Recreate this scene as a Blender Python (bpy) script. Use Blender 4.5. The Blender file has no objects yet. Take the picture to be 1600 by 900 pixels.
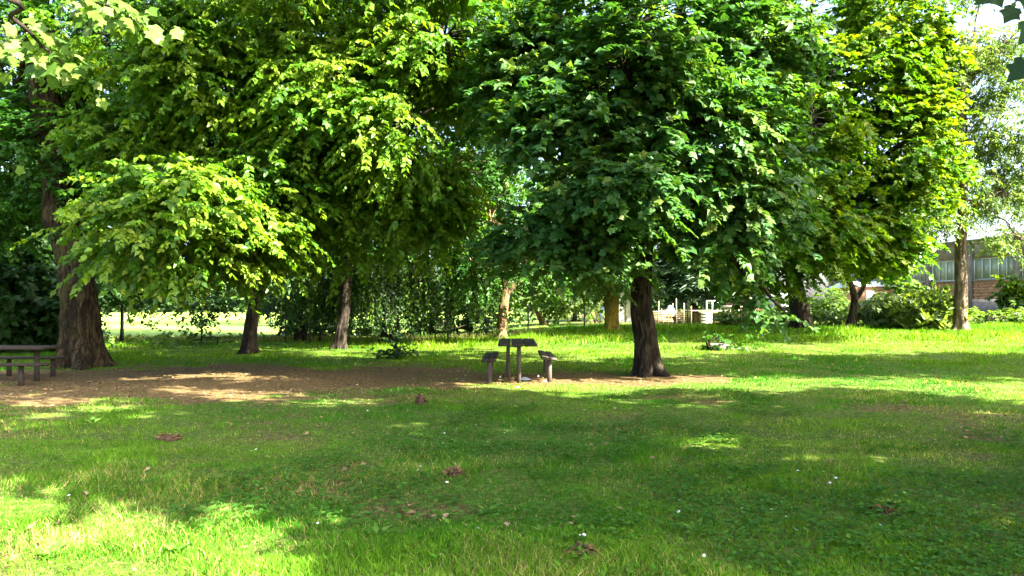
import bpy, math, random
import numpy as np
from mathutils import Vector, Matrix

scene = bpy.context.scene
rng = np.random.default_rng(7)
random.seed(7)

# ------------------------------------------------------------------ camera, sky, sun, exposure
F, H, HOR = 1150.0, 1.5, 480.0        # focal length in photo pixels, eye height, horizon row of the 1600x900 photo
cam_d = bpy.data.cameras.new("camera")
cam_d.sensor_width = 36.0
cam_d.lens = 36.0 * F / 1600.0
cam_d.shift_y = (HOR - 450.0) / 1600.0
cam_d.clip_start, cam_d.clip_end = 0.05, 3000.0
cam = bpy.data.objects.new("camera", cam_d)
cam.location = (0, 0, H)
cam.rotation_euler = (math.radians(90), 0, 0)
scene.collection.objects.link(cam)
scene.camera = cam

SUN_EL = math.radians(38.0)
sx, sy = 0.87, -0.49
nn = math.hypot(sx, sy); sx /= nn; sy /= nn
world = bpy.data.worlds.new("World"); scene.world = world
world.use_nodes = True
wn = world.node_tree
bg = wn.nodes["Background"]
sky = wn.nodes.new("ShaderNodeTexSky")
sky.sky_type = 'NISHITA'; sky.sun_disc = False
sky.sun_elevation = SUN_EL
sky.sun_rotation = math.atan2(sx, sy)
sky.air_density = .8; sky.dust_density = 4.5; sky.ozone_density = 1.0
wn.links.new(sky.outputs[0], bg.inputs[0])
bg.inputs[1].default_value = 0.095
sun_d = bpy.data.lights.new("sun", 'SUN')
sun_d.energy = 5.0; sun_d.angle = math.radians(0.5); sun_d.color = (1.0, 0.93, 0.80)
sun = bpy.data.objects.new("sun", sun_d)
to_sun = Vector((sx * math.cos(SUN_EL), sy * math.cos(SUN_EL), math.sin(SUN_EL)))
sun.rotation_euler = to_sun.to_track_quat('Z', 'Y').to_euler()
sun.location = to_sun * 60
scene.collection.objects.link(sun)
scene.view_settings.view_transform = 'Standard'
scene.view_settings.look = 'None'
scene.view_settings.exposure = 3.5
scene.view_settings.gamma = 1.0
cy = scene.cycles
cy.max_bounces = 6; cy.diffuse_bounces = 3; cy.glossy_bounces = 2; cy.transmission_bounces = 4
cy.transparent_max_bounces = 4
cy.use_denoising = True
cy.caustics_reflective = False; cy.caustics_refractive = False

# ------------------------------------------------------------------ helpers
def hash3(i, j, k, seed):
    h = (i.astype(np.int64) * 374761393 + j.astype(np.int64) * 668265263 + k.astype(np.int64) * 2147483647 + seed * 144665) & 0xFFFFFFFF
    h = ((h ^ (h >> 13)) * 1274126177) & 0xFFFFFFFF
    h = ((h ^ (h >> 16)) * 2246822519) & 0xFFFFFFFF
    return ((h ^ (h >> 15)) & 0xFFFFFF) / float(0xFFFFFF)

def noise3(p, seed=0):
    p = np.asarray(p, float)
    i = np.floor(p).astype(np.int64); f = p - i; f = f * f * (3 - 2 * f)
    r = 0
    for a in (0, 1):
        wa = f[:, 0] if a else 1 - f[:, 0]
        for b in (0, 1):
            wb = f[:, 1] if b else 1 - f[:, 1]
            for c in (0, 1):
                wc = f[:, 2] if c else 1 - f[:, 2]
                r = r + wa * wb * wc * hash3(i[:, 0] + a, i[:, 1] + b, i[:, 2] + c, seed)
    return r

def fbm2(x, y, s, seed=0, octv=3):
    x = np.asarray(x, float).ravel(); y = np.asarray(y, float).ravel()
    r = np.zeros_like(x); a = 0.5; t = 0
    for o in range(octv):
        r += a * noise3(np.stack([x * s, y * s, np.full_like(x, o * 7.3)], 1), seed + o)
        t += a; a *= 0.5; s *= 2.1
    return r / t

def sm(a, b, x):
    t = np.clip((np.asarray(x, float) - a) / (b - a), 0, 1)
    return t * t * (3 - 2 * t)

def ground_z(x, y):
    x = np.asarray(x, float); y = np.asarray(y, float)
    return 0.5 * sm(19, 33, y) * sm(-5, 6, x)

def gz(x, y): return float(ground_z(np.array([x]), np.array([y]))[0])

def G(px, py):                      # photo pixel -> point on the ground
    d = H * F / (py - HOR)
    for _ in range(40):
        x = (px - 800) / F * d
        d = 0.5 * d + 0.5 * (H - gz(x, d)) * F / (py - HOR)
    x = (px - 800) / F * d
    return Vector((x, d, gz(x, d)))

def P(px, py, d): return Vector(((px - 800) / F * d, d, H + (HOR - py) / F * d))

def norm(v): return v / np.maximum(np.linalg.norm(v, axis=-1, keepdims=True), 1e-9)

TRIS = [0]
class MB:                            # collects vertex and face arrays, builds ONE mesh
    def __init__(s): s.v = []; s.f = []; s.c = []; s.n = 0
    def add(s, v, f, col=None):
        v = np.asarray(v, float).reshape(-1, 3); f = np.asarray(f, int)
        s.v.append(v); s.f.append(f + s.n); s.n += len(v)
        if col is None: col = (1, 1, 1)
        col = np.broadcast_to(np.asarray(col, float), (len(v), 3))
        s.c.append(col)
    def mesh(s, name, smooth=False, tint=False):
        me = bpy.data.meshes.new(name)
        V = np.concatenate(s.v); me.vertices.add(len(V)); me.vertices.foreach_set("co", V.astype(np.float32).ravel())
        li = np.concatenate([f.ravel() for f in s.f]); cnt = np.concatenate([np.full(len(f), f.shape[1]) for f in s.f])
        me.loops.add(len(li)); me.loops.foreach_set("vertex_index", li.astype(np.int32))
        me.polygons.add(len(cnt))
        st = np.concatenate([[0], np.cumsum(cnt)[:-1]])
        me.polygons.foreach_set("loop_start", st.astype(np.int32))
        me.polygons.foreach_set("loop_total", cnt.astype(np.int32))
        if smooth: me.polygons.foreach_set("use_smooth", np.ones(len(cnt), bool))
        if tint:
            C = np.concatenate(s.c); C = np.concatenate([C, np.ones((len(C), 1))], 1)
            a = me.attributes.new("tint", 'FLOAT_COLOR', 'POINT'); a.data.foreach_set("color", C.astype(np.float32).ravel())
        me.update(calc_edges=True); me.validate()
        TRIS[0] += int((cnt - 2).sum())
        return me
    def build(s, name, mat, parent=None, smooth=False, tint=False):
        me = s.mesh(name, smooth, tint); me.materials.append(mat)
        return link(name, me, parent)

def link(name, me, parent=None):
    o = bpy.data.objects.new(name, me); scene.collection.objects.link(o)
    if parent is not None:
        o.parent = parent
        o.location = -Vector(world_loc(parent)) if me is not None and o.type == 'MESH' and parent.get('_worldmesh') is None else (0, 0, 0)
    return o

def world_loc(o):
    p = Vector(o.location)
    return p + (world_loc(o.parent) if o.parent else Vector((0, 0, 0)))
# every mesh below is written in world metres; a child's location cancels its (unrotated) parent's offset

def tag(o, label=None, cat=None, group=None, kind=None):
    if label: o['label'] = label
    if cat: o['category'] = cat
    if group: o['group'] = group
    if kind: o['kind'] = kind
    return o

def empty(name, loc, label, cat, group=None):
    o = bpy.data.objects.new(name, None); scene.collection.objects.link(o)
    o.location = loc; o.empty_display_size = 0.2
    return tag(o, label, cat, group)

def box(mb, c, s, rz=0.0, rx=0.0, ry=0.0, bev=0.0, col=None, jit=0.0):
    c = np.array(c, float); hx, hy, hz = [a / 2 for a in s]
    if bev > 0:
        b = min(bev, hx * .45, hy * .45, hz * .45)
        v = []
        for (z, ins) in ((-hz, b), (-hz + b, 0), (hz - b, 0), (hz, b)):
            X, Y = hx - ins, hy - ins
            v += [(-X + b, -Y, z), (X - b, -Y, z), (X, -Y + b, z), (X, Y - b, z), (X - b, Y, z), (-X + b, Y, z), (-X, Y - b, z), (-X, -Y + b, z)]
        f4 = [(r * 8 + i, r * 8 + (i + 1) % 8, (r + 1) * 8 + (i + 1) % 8, (r + 1) * 8 + i) for r in range(3) for i in range(8)]
        v = np.array(v); f8 = [tuple(range(7, -1, -1)), tuple(range(24, 32))]
    else:
        v = np.array([(-hx, -hy, -hz), (hx, -hy, -hz), (hx, hy, -hz), (-hx, hy, -hz), (-hx, -hy, hz), (hx, -hy, hz), (hx, hy, hz), (-hx, hy, hz)])
        f4 = [(3, 2, 1, 0), (4, 5, 6, 7), (0, 1, 5, 4), (1, 2, 6, 5), (2, 3, 7, 6), (3, 0, 4, 7)]; f8 = None
    if jit: v = v + rng.normal(0, jit, v.shape)
    R = np.array((Matrix.Rotation(rz, 3, 'Z') @ Matrix.Rotation(ry, 3, 'Y') @ Matrix.Rotation(rx, 3, 'X')))
    v = v @ R.T + c
    n0 = mb.n
    mb.add(v, f4, col)
    if f8 is not None: mb.f.append(np.array(f8) + n0)

def tube(mb, pts, rad, seg=8, ridge=0.0, seed=0, cap=True, col=None, flare=None):
    pts = np.asarray(pts, float); n = len(pts); rad = np.broadcast_to(np.asarray(rad, float), (n,))
    t = np.gradient(pts, axis=0); t = norm(t)
    ref = np.tile(np.array([1.0, 0.13, 0.05]), (n, 1))
    bad = np.abs((t * ref).sum(1)) > 0.9; ref[bad] = (0, 0, 1)
    u = norm(np.cross(t, ref)); w = np.cross(t, u)
    a = np.linspace(0, 2 * np.pi, seg, endpoint=False)
    ca, sa = np.cos(a), np.sin(a)
    r = np.repeat(rad[:, None], seg, 1)
    if flare is not None: r = r * flare(np.arange(n), a)
    if ridge > 0:
        s = np.concatenate([[0], np.cumsum(np.linalg.norm(np.diff(pts, axis=0), axis=1))])
        q = np.stack([np.repeat(ca[None] * 3.2, n, 0).ravel(), np.repeat(sa[None] * 3.2, n, 0).ravel(), np.repeat(s[:, None] * 1.6, seg, 1).ravel()], 1)
        k1 = noise3(q * 1.0, seed).reshape(n, seg); k2 = noise3(q * np.array([3.1, 3.1, 2.2]), seed + 3).reshape(n, seg)
        k3 = 1 - np.abs(2 * noise3(q * np.array([4.2, 4.2, .8]) + k2.reshape(-1, 1) * .8, seed + 8).reshape(n, seg) - 1)
        r = r * (1 + ridge * ((k1 - .5) * 1.5 + (k2 - .5) * .8 - (k3 ** 3) * .75))
    v = pts[:, None] + u[:, None] * (ca * r)[..., None] + w[:, None] * (sa * r)[..., None]
    i = np.arange(n - 1)[:, None] * seg; j = np.arange(seg)[None]; j2 = (j + 1) % seg
    f = np.stack([i + j, i + j2, i + seg + j2, i + seg + j], -1).reshape(-1, 4)
    n0 = mb.n
    mb.add(v.reshape(-1, 3), f, col)
    if cap:
        mb.f.append(np.array([[n0 + k for k in range(seg)][::-1]])); mb.f.append(np.array([[n0 + (n - 1) * seg + k for k in range(seg)]]))

def bez(a, b, c, n):
    t = np.linspace(0, 1, n)[:, None]
    a, b, c = (np.asarray(q, float) for q in (a, b, c))
    return (1 - t) ** 2 * a + 2 * t * (1 - t) * b + t * t * c

def spline(pts, n):                  # Catmull-Rom through the points
    p = np.asarray(pts, float); p = np.vstack([2 * p[0] - p[1], p, 2 * p[-1] - p[-2]])
    m = len(p) - 3; out = []
    for s in np.linspace(0, m - 1e-6, n):
        k = int(s); t = s - k; a, b, c, d = p[k:k + 4]
        out.append(0.5 * (2 * b + (c - a) * t + (2 * a - 5 * b + 4 * c - d) * t * t + (3 * b - a - 3 * c + d) * t ** 3))
    return np.array(out)

# ------------------------------------------------------------------ materials
def new_mat(name):
    m = bpy.data.materials.new(name); m.use_nodes = True
    nt = m.node_tree; b = nt.nodes["Principled BSDF"]
    return m, nt, b

def N(nt, t, **kw):
    n = nt.nodes.new(t)
    for k, v in kw.items():
        if k in n.inputs: n.inputs[k].default_value = v
        else: setattr(n, k, v)
    return n

def noise_node(nt, scale, detail=6, rough=.6, vec=None, dist=0.0):
    n = N(nt, "ShaderNodeTexNoise"); n.inputs['Scale'].default_value = scale
    n.inputs['Detail'].default_value = detail; n.inputs['Roughness'].default_value = rough; n.inputs['Distortion'].default_value = dist
    if vec is not None: nt.links.new(vec, n.inputs['Vector'])
    return n

def ramp(nt, fac, stops):
    r = nt.nodes.new("ShaderNodeValToRGB")
    e = r.color_ramp.elements
    while len(e) < len(stops): e.new(0.5)
    for el, (p, c) in zip(e, stops):
        el.position = p; el.color = (*c, 1)
    nt.links.new(fac, r.inputs[0]); return r

def geo_pos(nt): return nt.nodes.new("ShaderNodeNewGeometry").outputs['Position']

def mapped(nt, scale):
    mp = nt.nodes.new("ShaderNodeMapping"); mp.inputs['Scale'].default_value = scale
    nt.links.new(geo_pos(nt), mp.inputs['Vector']); return mp.outputs[0]

def bump(nt, b, h, strength=.5, dist=.02):
    bp = N(nt, "ShaderNodeBump"); bp.inputs['Strength'].default_value = strength; bp.inputs['Distance'].default_value = dist
    nt.links.new(h, bp.inputs['Height']); nt.links.new(bp.outputs[0], b.inputs['Normal'])

def bark_mat(name, dark, mid, light, lichen=None, lich_amt=.62):
    m, nt, b = new_mat(name)
    vec = mapped(nt, (1, 1, .28))
    n1 = noise_node(nt, 9, 8, .65, vec, .6); n2 = noise_node(nt, 30, 6, .6, vec)
    mx = N(nt, "ShaderNodeMath", operation='ADD'); mul = N(nt, "ShaderNodeMath", operation='MULTIPLY'); mul.inputs[1].default_value = .35
    nt.links.new(n2.outputs[0], mul.inputs[0]); nt.links.new(n1.outputs[0], mx.inputs[0]); nt.links.new(mul.outputs[0], mx.inputs[1])
    r = ramp(nt, mx.outputs[0], [(.48, dark), (.66, mid), (.86, light)])
    col = r.outputs[0]
    if lichen:
        n3 = noise_node(nt, 1.6, 6, .7, geo_pos(nt))
        rr = ramp(nt, n3.outputs[0], [(lich_amt - .06, (0, 0, 0)), (lich_amt + .08, (1, 1, 1))])
        mix = N(nt, "ShaderNodeMix", data_type='RGBA'); nt.links.new(rr.outputs[0], mix.inputs[0]); nt.links.new(col, mix.inputs[6])
        mix.inputs[7].default_value = (*lichen, 1); col = mix.outputs[2]
    nt.links.new(col, b.inputs['Base Color']); b.inputs['Roughness'].default_value = .95; b.inputs['Specular IOR Level'].default_value = .08
    bump(nt, b, mx.outputs[0], 1.0, .05)
    return m

def leaf_mat(name, trans=.42, tcol=(1.75, 1.75, .3), rough=.45, spec=.25):
    m, nt, b = new_mat(name)
    at = N(nt, "ShaderNodeAttribute"); at.attribute_name = "tint"
    n1 = noise_node(nt, 22, 3, .6, geo_pos(nt))
    hv = N(nt, "ShaderNodeHueSaturation"); nt.links.new(at.outputs['Color'], hv.inputs['Color'])
    mr = N(nt, "ShaderNodeMapRange"); mr.inputs['From Min'].default_value = .3; mr.inputs['From Max'].default_value = .7
    mr.inputs['To Min'].default_value = .82; mr.inputs['To Max'].default_value = 1.18
    nt.links.new(n1.outputs[0], mr.inputs[0]); nt.links.new(mr.outputs[0], hv.inputs['Value'])
    nt.links.new(hv.outputs[0], b.inputs['Base Color'])
    b.inputs['Roughness'].default_value = rough; b.inputs['Specular IOR Level'].default_value = spec
    tr = N(nt, "ShaderNodeBsdfTranslucent")
    vm = N(nt, "ShaderNodeVectorMath", operation='MULTIPLY'); vm.inputs[1].default_value = tcol
    nt.links.new(hv.outputs[0], vm.inputs[0]); nt.links.new(vm.outputs[0], tr.inputs['Color'])
    ms = N(nt, "ShaderNodeMixShader"); ms.inputs[0].default_value = trans
    nt.links.new(b.outputs[0], ms.inputs[1]); nt.links.new(tr.outputs[0], ms.inputs[2])
    nt.links.new(ms.outputs[0], nt.nodes["Material Output"].inputs['Surface'])
    return m

def grain_mat(name, c1, c2, scale=(1, 1, 1), nscale=8, rough=.85, bmp=.4, spec=.3, metal=0.0):
    m, nt, b = new_mat(name)
    vec = mapped(nt, scale)
    n1 = noise_node(nt, nscale, 8, .65, vec, .3); n2 = noise_node(nt, 1.3, 5, .6, geo_pos(nt))
    r = ramp(nt, n1.outputs[0], [(.32, c1), (.68, c2)])
    mr = N(nt, "ShaderNodeMapRange"); mr.inputs['To Min'].default_value = .65; mr.inputs['To Max'].default_value = 1.3
    nt.links.new(n2.outputs[0], mr.inputs[0])
    hv = N(nt, "ShaderNodeHueSaturation"); nt.links.new(r.outputs[0], hv.inputs['Color']); nt.links.new(mr.outputs[0], hv.inputs['Value'])
    nt.links.new(hv.outputs[0], b.inputs['Base Color'])
    b.inputs['Roughness'].default_value = rough; b.inputs['Specular IOR Level'].default_value = spec; b.inputs['Metallic'].default_value = metal
    if bmp: bump(nt, b, n1.outputs[0], bmp, .01)
    return m

M = {}
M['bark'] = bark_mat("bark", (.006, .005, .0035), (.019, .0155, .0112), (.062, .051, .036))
M['bark_moss'] = bark_mat("bark_moss", (.006, .005, .003), (.020, .015, .009), (.085, .064, .032), (.05, .052, .014), .62)
M['bark_yellow'] = bark_mat("bark_yellow", (.03, .024, .012), (.10, .08, .03), (.18, .14, .05), (.24, .18, .02), .46)
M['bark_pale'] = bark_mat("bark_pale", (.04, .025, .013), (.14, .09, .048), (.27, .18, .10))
M['bark_grey'] = bark_mat("bark_grey", (.03, .022, .015), (.095, .07, .047), (.2, .155, .11), (.24, .22, .19), .68)
M['leaf'] = leaf_mat("leaf")
M['leaf_maple'] = leaf_mat("leaf_maple", .34, (1.7, 1.7, .4), .5, .18)
M['needle'] = leaf_mat("needle", .15, (1.5, 1.4, .5), .5, .3)
M['grass'] = leaf_mat("grass_blade", .35, (1.7, 1.6, .4), .6, .08)
M['wood_dark'] = grain_mat("weathered_wood", (.014, .011, .007), (.040, .031, .021), (4, .6, 4), 8)
M['wood_grey'] = grain_mat("grey_post_wood", (.035, .028, .020), (.10, .082, .06), (4, 4, .6), 8)
M['wood_pale'] = grain_mat("pale_timber", (.14, .10, .055), (.30, .22, .13), (2, 2, 2), 6)
M['wood_brown'] = grain_mat("brown_pole_wood", (.08, .05, .035), (.2, .13, .09), (4, 4, .5), 7)
M['white_board'] = grain_mat("white_board", (.26, .24, .19), (.42, .39, .33), (1, 1, 1), 5, .6, .1)
M['white_metal'] = grain_mat("white_metal", (.7, .7, .68), (.8, .8, .78), (1, 1, 1), 5, .45, .05)
M['grey_sheet'] = grain_mat("grey_sheet_metal", (.5, .53, .56), (.62, .65, .68), (1, 1, .3), 5, .5, .1)
M['tarp'] = grain_mat("white_tarpaulin", (.26, .28, .26), (.38, .40, .37), (1, 1, 1), 3, .5, .3)
M['red_wall'] = grain_mat("red_plaster", (.30, .075, .05), (.42, .12, .08), (1, 1, 1), 5)
M['post_metal'] = grain_mat("fence_post_metal", (.02, .022, .022), (.05, .055, .05), (1, 1, 1), 8, .6, .1)
M['concrete'] = grain_mat("weathered_concrete", (.13, .10, .075), (.25, .20, .155), (1, 1, .5), 4, .9, .4)
M['concrete_dark'] = grain_mat("damp_concrete", (.10, .09, .08), (.2, .18, .16), (1, 1, .7), 4, .9, .4)
M['brick'] = grain_mat("orange_block", (.34, .16, .085), (.52, .27, .15), (1, 1, 1), 3, .9, .4)
M['mortar'] = grain_mat("mortar", (.22, .16, .12), (.32, .24, .18), (1, 1, 1), 8, .9, .3)
M['pane'] = grain_mat("dusty_glass", (.24, .26, .18), (.34, .36, .26), (.5, .5, .5), 2, .25, 0, .5)
M['frame_paint'] = grain_mat("pale_window_paint", (.5, .53, .47), (.64, .66, .6), (1, 1, 1), 6, .5, .1)
M['stone'] = grain_mat("rough_stone", (.07, .065, .05), (.16, .145, .115), (1, 1, 1), 9, .9, .6)
M['plastic'] = grain_mat("white_plastic", (.7, .74, .78), (.8, .83, .86), (1, 1, 1), 20, .4, .2)
M['dead_leaf'] = leaf_mat("dead_leaf", .1, (1.2, 1.0, .7), .7, .2)
M['clod'] = grain_mat("earth_clod", (.045, .026, .016), (.11, .062, .036), (1, 1, 1), 25, .95, .8)
M['petal'] = leaf_mat("petal", .25, (1, 1, 1), .6, .2)

# ------------------------------------------------------------------ ground
def bare(x, y):
    """how bare the ground is, 0 grass .. 1 trodden earth"""
    x = np.asarray(x, float).ravel(); y = np.asarray(y, float).ravel()
    e = fbm2(x, y, .45, 11, 4) - .5; e2 = fbm2(x, y, 1.7, 21, 3) - .5
    w = e * 1.7 + e2 * 1.5
    a = 1 - np.sqrt(((x + 6.2) / 7.4) ** 2 + ((y - 15.7) / 3.9) ** 2)
    b = .9 - np.sqrt(((x - 1.9) / 4.2) ** 2 + ((y - 15.4) / 1.7) ** 2)
    c = 1 - np.sqrt(((x + 9.5) / 3.2) ** 2 + ((y - 12.7) / 2.0) ** 2)
    m = np.maximum(np.maximum(a, b), c)
    v = sm(-.10, .42, m + w * .6)
    patch = sm(.52, .76, fbm2(x, y, 1.3, 31, 4)) * .50 * sm(16, 11, y)
    return np.clip(np.maximum(v, patch), 0, 1)

def axis(segs):
    out = []
    for a, b, s in segs: out += list(np.arange(a, b, s))
    out.append(segs[-1][1]); return np.array(out)
gx = axis([(-900, -100, 80), (-100, -40, 6), (-40, -16, 1.0), (-16, 16, .22), (16, 40, 1.0), (40, 100, 6), (100, 900, 80)])
gy = axis([(-60, -4, 4), (-4, 24, .2), (24, 40, .6), (40, 120, 5), (120, 1500, 120)])
X, Y = np.meshgrid(gx, gy)
Z = ground_z(X, Y) + ((fbm2(X, Y, .5, 3, 3) - .5) * .07 + (fbm2(X, Y, 2.2, 5, 2) - .5) * .03).reshape(X.shape) * (np.hypot(X, Y) < 60)
nx, ny = len(gx), len(gy)
i = np.arange(ny - 1)[:, None] * nx; j = np.arange(nx - 1)[None]
gf = np.stack([i + j, i + j + 1, i + nx + j + 1, i + nx + j], -1).reshape(-1, 4)
gm = MB(); bm_ = bare(X, Y)
gm.add(np.stack([X, Y, Z], -1).reshape(-1, 3), gf, np.repeat(bm_[:, None], 3, 1))

m, nt, b = new_mat("lawn_soil")
pos = geo_pos(nt)
at = N(nt, "ShaderNodeAttribute"); at.attribute_name = "tint"
na = noise_node(nt, 1.1, 6, .65, pos); nb = noise_node(nt, 14, 8, .7, pos); nc = noise_node(nt, 60, 4, .6, pos)
gr = ramp(nt, nb.outputs[0], [(.3, (.022, .048, .005)), (.5, (.065, .10, .014)), (.7, (.20, .18, .065))])
dr = ramp(nt, nb.outputs[0], [(.28, (.035, .021, .008)), (.5, (.108, .072, .029)), (.72, (.26, .19, .082))])
ad = N(nt, "ShaderNodeMath", operation='MULTIPLY_ADD'); ad.inputs[1].default_value = .55; nt.links.new(na.outputs[0], ad.inputs[0])
sep = N(nt, "ShaderNodeSeparateColor"); nt.links.new(at.outputs['Color'], sep.inputs[0]); nt.links.new(sep.outputs[0], ad.inputs[2])
rf = ramp(nt, ad.outputs[0], [(.40, (0, 0, 0)), (.85, (1, 1, 1))])
mix = N(nt, "ShaderNodeMix", data_type='RGBA'); nt.links.new(rf.outputs[0], mix.inputs[0]); nt.links.new(gr.outputs[0], mix.inputs[6]); nt.links.new(dr.outputs[0], mix.inputs[7])
nt.links.new(mix.outputs[2], b.inputs['Base Color']); b.inputs['Roughness'].default_value = .95; b.inputs['Specular IOR Level'].default_value = .1
sm2 = N(nt, "ShaderNodeMath", operation='ADD'); nt.links.new(nb.outputs[0], sm2.inputs[0]); nt.links.new(nc.outputs[0], sm2.inputs[1])
bump(nt, b, sm2.outputs[0], .8, .03)
M['soil'] = m
tag(gm.build("ground", M['soil'], smooth=True, tint=True), kind='structure')

_bz = {}
def gsurf(x, y):                     # height of the modelled ground sheet
    x = np.asarray(x, float); y = np.asarray(y, float)
    return ground_z(x, y) + ((fbm2(x, y, .5, 3, 3) - .5) * .07 + (fbm2(x, y, 2.2, 5, 2) - .5) * .03) * (np.hypot(x, y) < 60)
def gs(x, y): return float(gsurf(np.array([x]), np.array([y]))[0])

# crop field beyond the fence
fx = np.linspace(-150, 2, 90); fy = np.concatenate([np.arange(34, 60, 1.3), np.arange(60, 175, 6)])
X, Y = np.meshgrid(fx, fy); Z = np.full(X.shape, .08) + ground_z(X, Y) + .15 * sm(36, 60, Y)
Z = Z + (fbm2(X, Y, .6, 77, 2).reshape(X.shape) - .5) * .10
i = np.arange(len(fy) - 1)[:, None] * len(fx); j = np.arange(len(fx) - 1)[None]
fm = MB(); fm.add(np.stack([X, Y, Z], -1).reshape(-1, 3), np.stack([i + j, i + j + 1, i + len(fx) + j + 1, i + len(fx) + j], -1).reshape(-1, 4))
m, nt, b = new_mat("pale_crop")
v = mapped(nt, (.25, 2.2, 1)); n1 = noise_node(nt, 1.0, 8, .7, v); n2 = noise_node(nt, .05, 3, .5, geo_pos(nt))
r1 = ramp(nt, n1.outputs[0], [(.3, (.15, .25, .04)), (.55, (.23, .33, .06)), (.75, (.32, .39, .10))])
nt.links.new(r1.outputs[0], b.inputs['Base Color']); b.inputs['Roughness'].default_value = .95; b.inputs['Specular IOR Level'].default_value = .05
tag(fm.build("field", m, smooth=True), kind='structure')

# ------------------------------------------------------------------ leaves
def T_ovate(w=.29):
    v = np.array([(0, 0, 0), (-w, .40, .09), (0, 1.08, -.10), (w, .40, .09), (0, .5, 0)])
    return v, np.array([(4, 0, 3), (4, 3, 2), (4, 2, 1), (4, 1, 0)])
def T_maple3():
    v = np.array([(0, 0, 0), (.55, .30, -.05), (.31, .58, .05), (0, 1.05, -.08), (-.31, .58, .05), (-.55, .30, -.05)])
    return v, np.array([(0, 1, 2), (0, 2, 3), (0, 3, 4), (0, 4, 5)])
def T_oval4(w=.30):
    v = np.array([(0, 0, 0), (-w, .45, .1), (0, 1.0, -.05), (w, .45, .1)])
    return v, np.array([(0, 3, 2), (0, 2, 1)])
def T_maple():
    o = [(0, 0), (.30, -.05), (.52, .12), (.43, .30), (.64, .50), (.42, .62), (.26, .74), (0, 1.05)]
    o = o + [(-x, y) for x, y in o[-2:0:-1]]
    z = [0, .02, -.06, .05, -.05, .04, .05, -.09] + [.05, .04, -.05, .05, -.06, .02]
    v = np.array([(x, y, zz) for (x, y), zz in zip(o, z)] + [(0, .33, 0)])
    n = len(o); return v, np.array([(n, k, (k + 1) % n) for k in range(n)])
def T_maple_lo():
    o = [(0, 0), (.46, .02), (.32, .26), (.62, .55), (.2, .6), (0, 1.05)]
    o = o + [(-x, y) for x, y in o[-2:0:-1]]
    v = np.array([(x, y, (.05 if k % 2 == 0 else -.05)) for k, (x, y) in enumerate(o)] + [(0, .33, 0)])
    n = len(o); return v, np.array([(n, k, (k + 1) % n) for k in range(n)])
TEMPL = {'maple3': T_maple3(), 'ovate': T_ovate(), 'oval': T_oval4(), 'maple': T_maple(), 'maple_lo': T_maple_lo(), 'narrow': T_oval4(.2), 'needle': T_oval4(.09),
         'blob': T_oval4(.5)}

def leaf_arrays(pos, ax, nr, size, templ):
    tv, tf = TEMPL[templ]
    ax = norm(ax); nr = norm(nr - ax * (nr * ax).sum(1, keepdims=True)); sd = np.cross(ax, nr)
    V = pos[:, None] + size[:, None, None] * (tv[None, :, :1] * sd[:, None] + tv[None, :, 1:2] * ax[:, None] + tv[None, :, 2:] * nr[:, None])
    Fc = (np.arange(len(pos))[:, None, None] * len(tv) + tf[None])
    return V.reshape(-1, 3), Fc.reshape(-1, 3), len(tv)

def sprays(p, d, L, n, size, droop=.35, out=None, hang=.5, upb=.9, nrand=.45, side=.85, r=rng, svar=.25):
    S = len(p)
    t = np.linspace(.12, 1.0, n)[None] + r.uniform(-.04, .04, (S, n))
    dn = np.array([0, 0, -1.0])
    pos = p[:, None] + d[:, None] * (L[:, None] * t)[..., None] + dn * (droop * L[:, None] * t ** 2)[..., None]
    up = np.array([0, 0, 1.0]); sd = norm(np.cross(d, up) + 1e-4)
    sg = np.where(np.arange(n) % 2 == 0, 1.0, -1.0)[None, :, None]
    SUNV = np.array(to_sun)
    ax = d[:, None] * .55 + sd[:, None] * sg * side + dn * hang + r.normal(0, .28, (S, n, 3))
    if out is None: out = d
    nr = up * upb + out[:, None] * .45 + SUNV * .5 + r.normal(0, nrand, (S, n, 3))
    sz = size * (1 + r.uniform(-svar, svar, (S, n))) * (1 - .25 * (t > .95))
    return pos.reshape(-1, 3), ax.reshape(-1, 3), nr.reshape(-1, 3), sz.ravel()

def tints(n, cols, k, r=rng, groups=None, var=.22):
    cols = np.asarray(cols, float)
    if groups is not None:
        g = r.uniform(0, 1, groups.max() + 1)[groups]; u = np.clip(g * .65 + r.uniform(0, 1, n) * .35, 0, .9999)
    else: u = r.uniform(0, .9999, n)
    q = u * (len(cols) - 1); a = q.astype(int); f = (q - a)[:, None]
    c = cols[a] * (1 - f) + cols[np.minimum(a + 1, len(cols) - 1)] * f
    c = c * (1 + r.uniform(-var, var, (n, 1)))
    return np.repeat(c, k, 0)

GREEN = {
    'bright': [(.024, .085, .006), (.060, .145, .008), (.105, .19, .010), (.17, .235, .018)],
    'deep': [(.014, .058, .006), (.026, .085, .008), (.045, .115, .010)],
    'maple': [(.024, .078, .018), (.038, .11, .025), (.060, .14, .032), (.12, .17, .03)],
    'yellow': [(.028, .09, .006), (.055, .135, .008), (.095, .17, .010), (.16, .195, .012)],
    'olive': [(.045, .095, .020), (.07, .13, .030), (.10, .16, .04), (.14, .18, .05)],
    'pine': [(.018, .048, .024), (.03, .07, .034), (.045, .09, .04)],
    'pale': [(.05, .11, .02), (.08, .15, .03), (.12, .18, .04)],
    'silver_lit': [(.09, .15, .06), (.13, .20, .075), (.18, .23, .09)],  # grey-green made lighter, standing in for sunlight the two bushes miss
    'dark': [(.010, .034, .008), (.018, .05, .010), (.026, .066, .013)],
}

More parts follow.
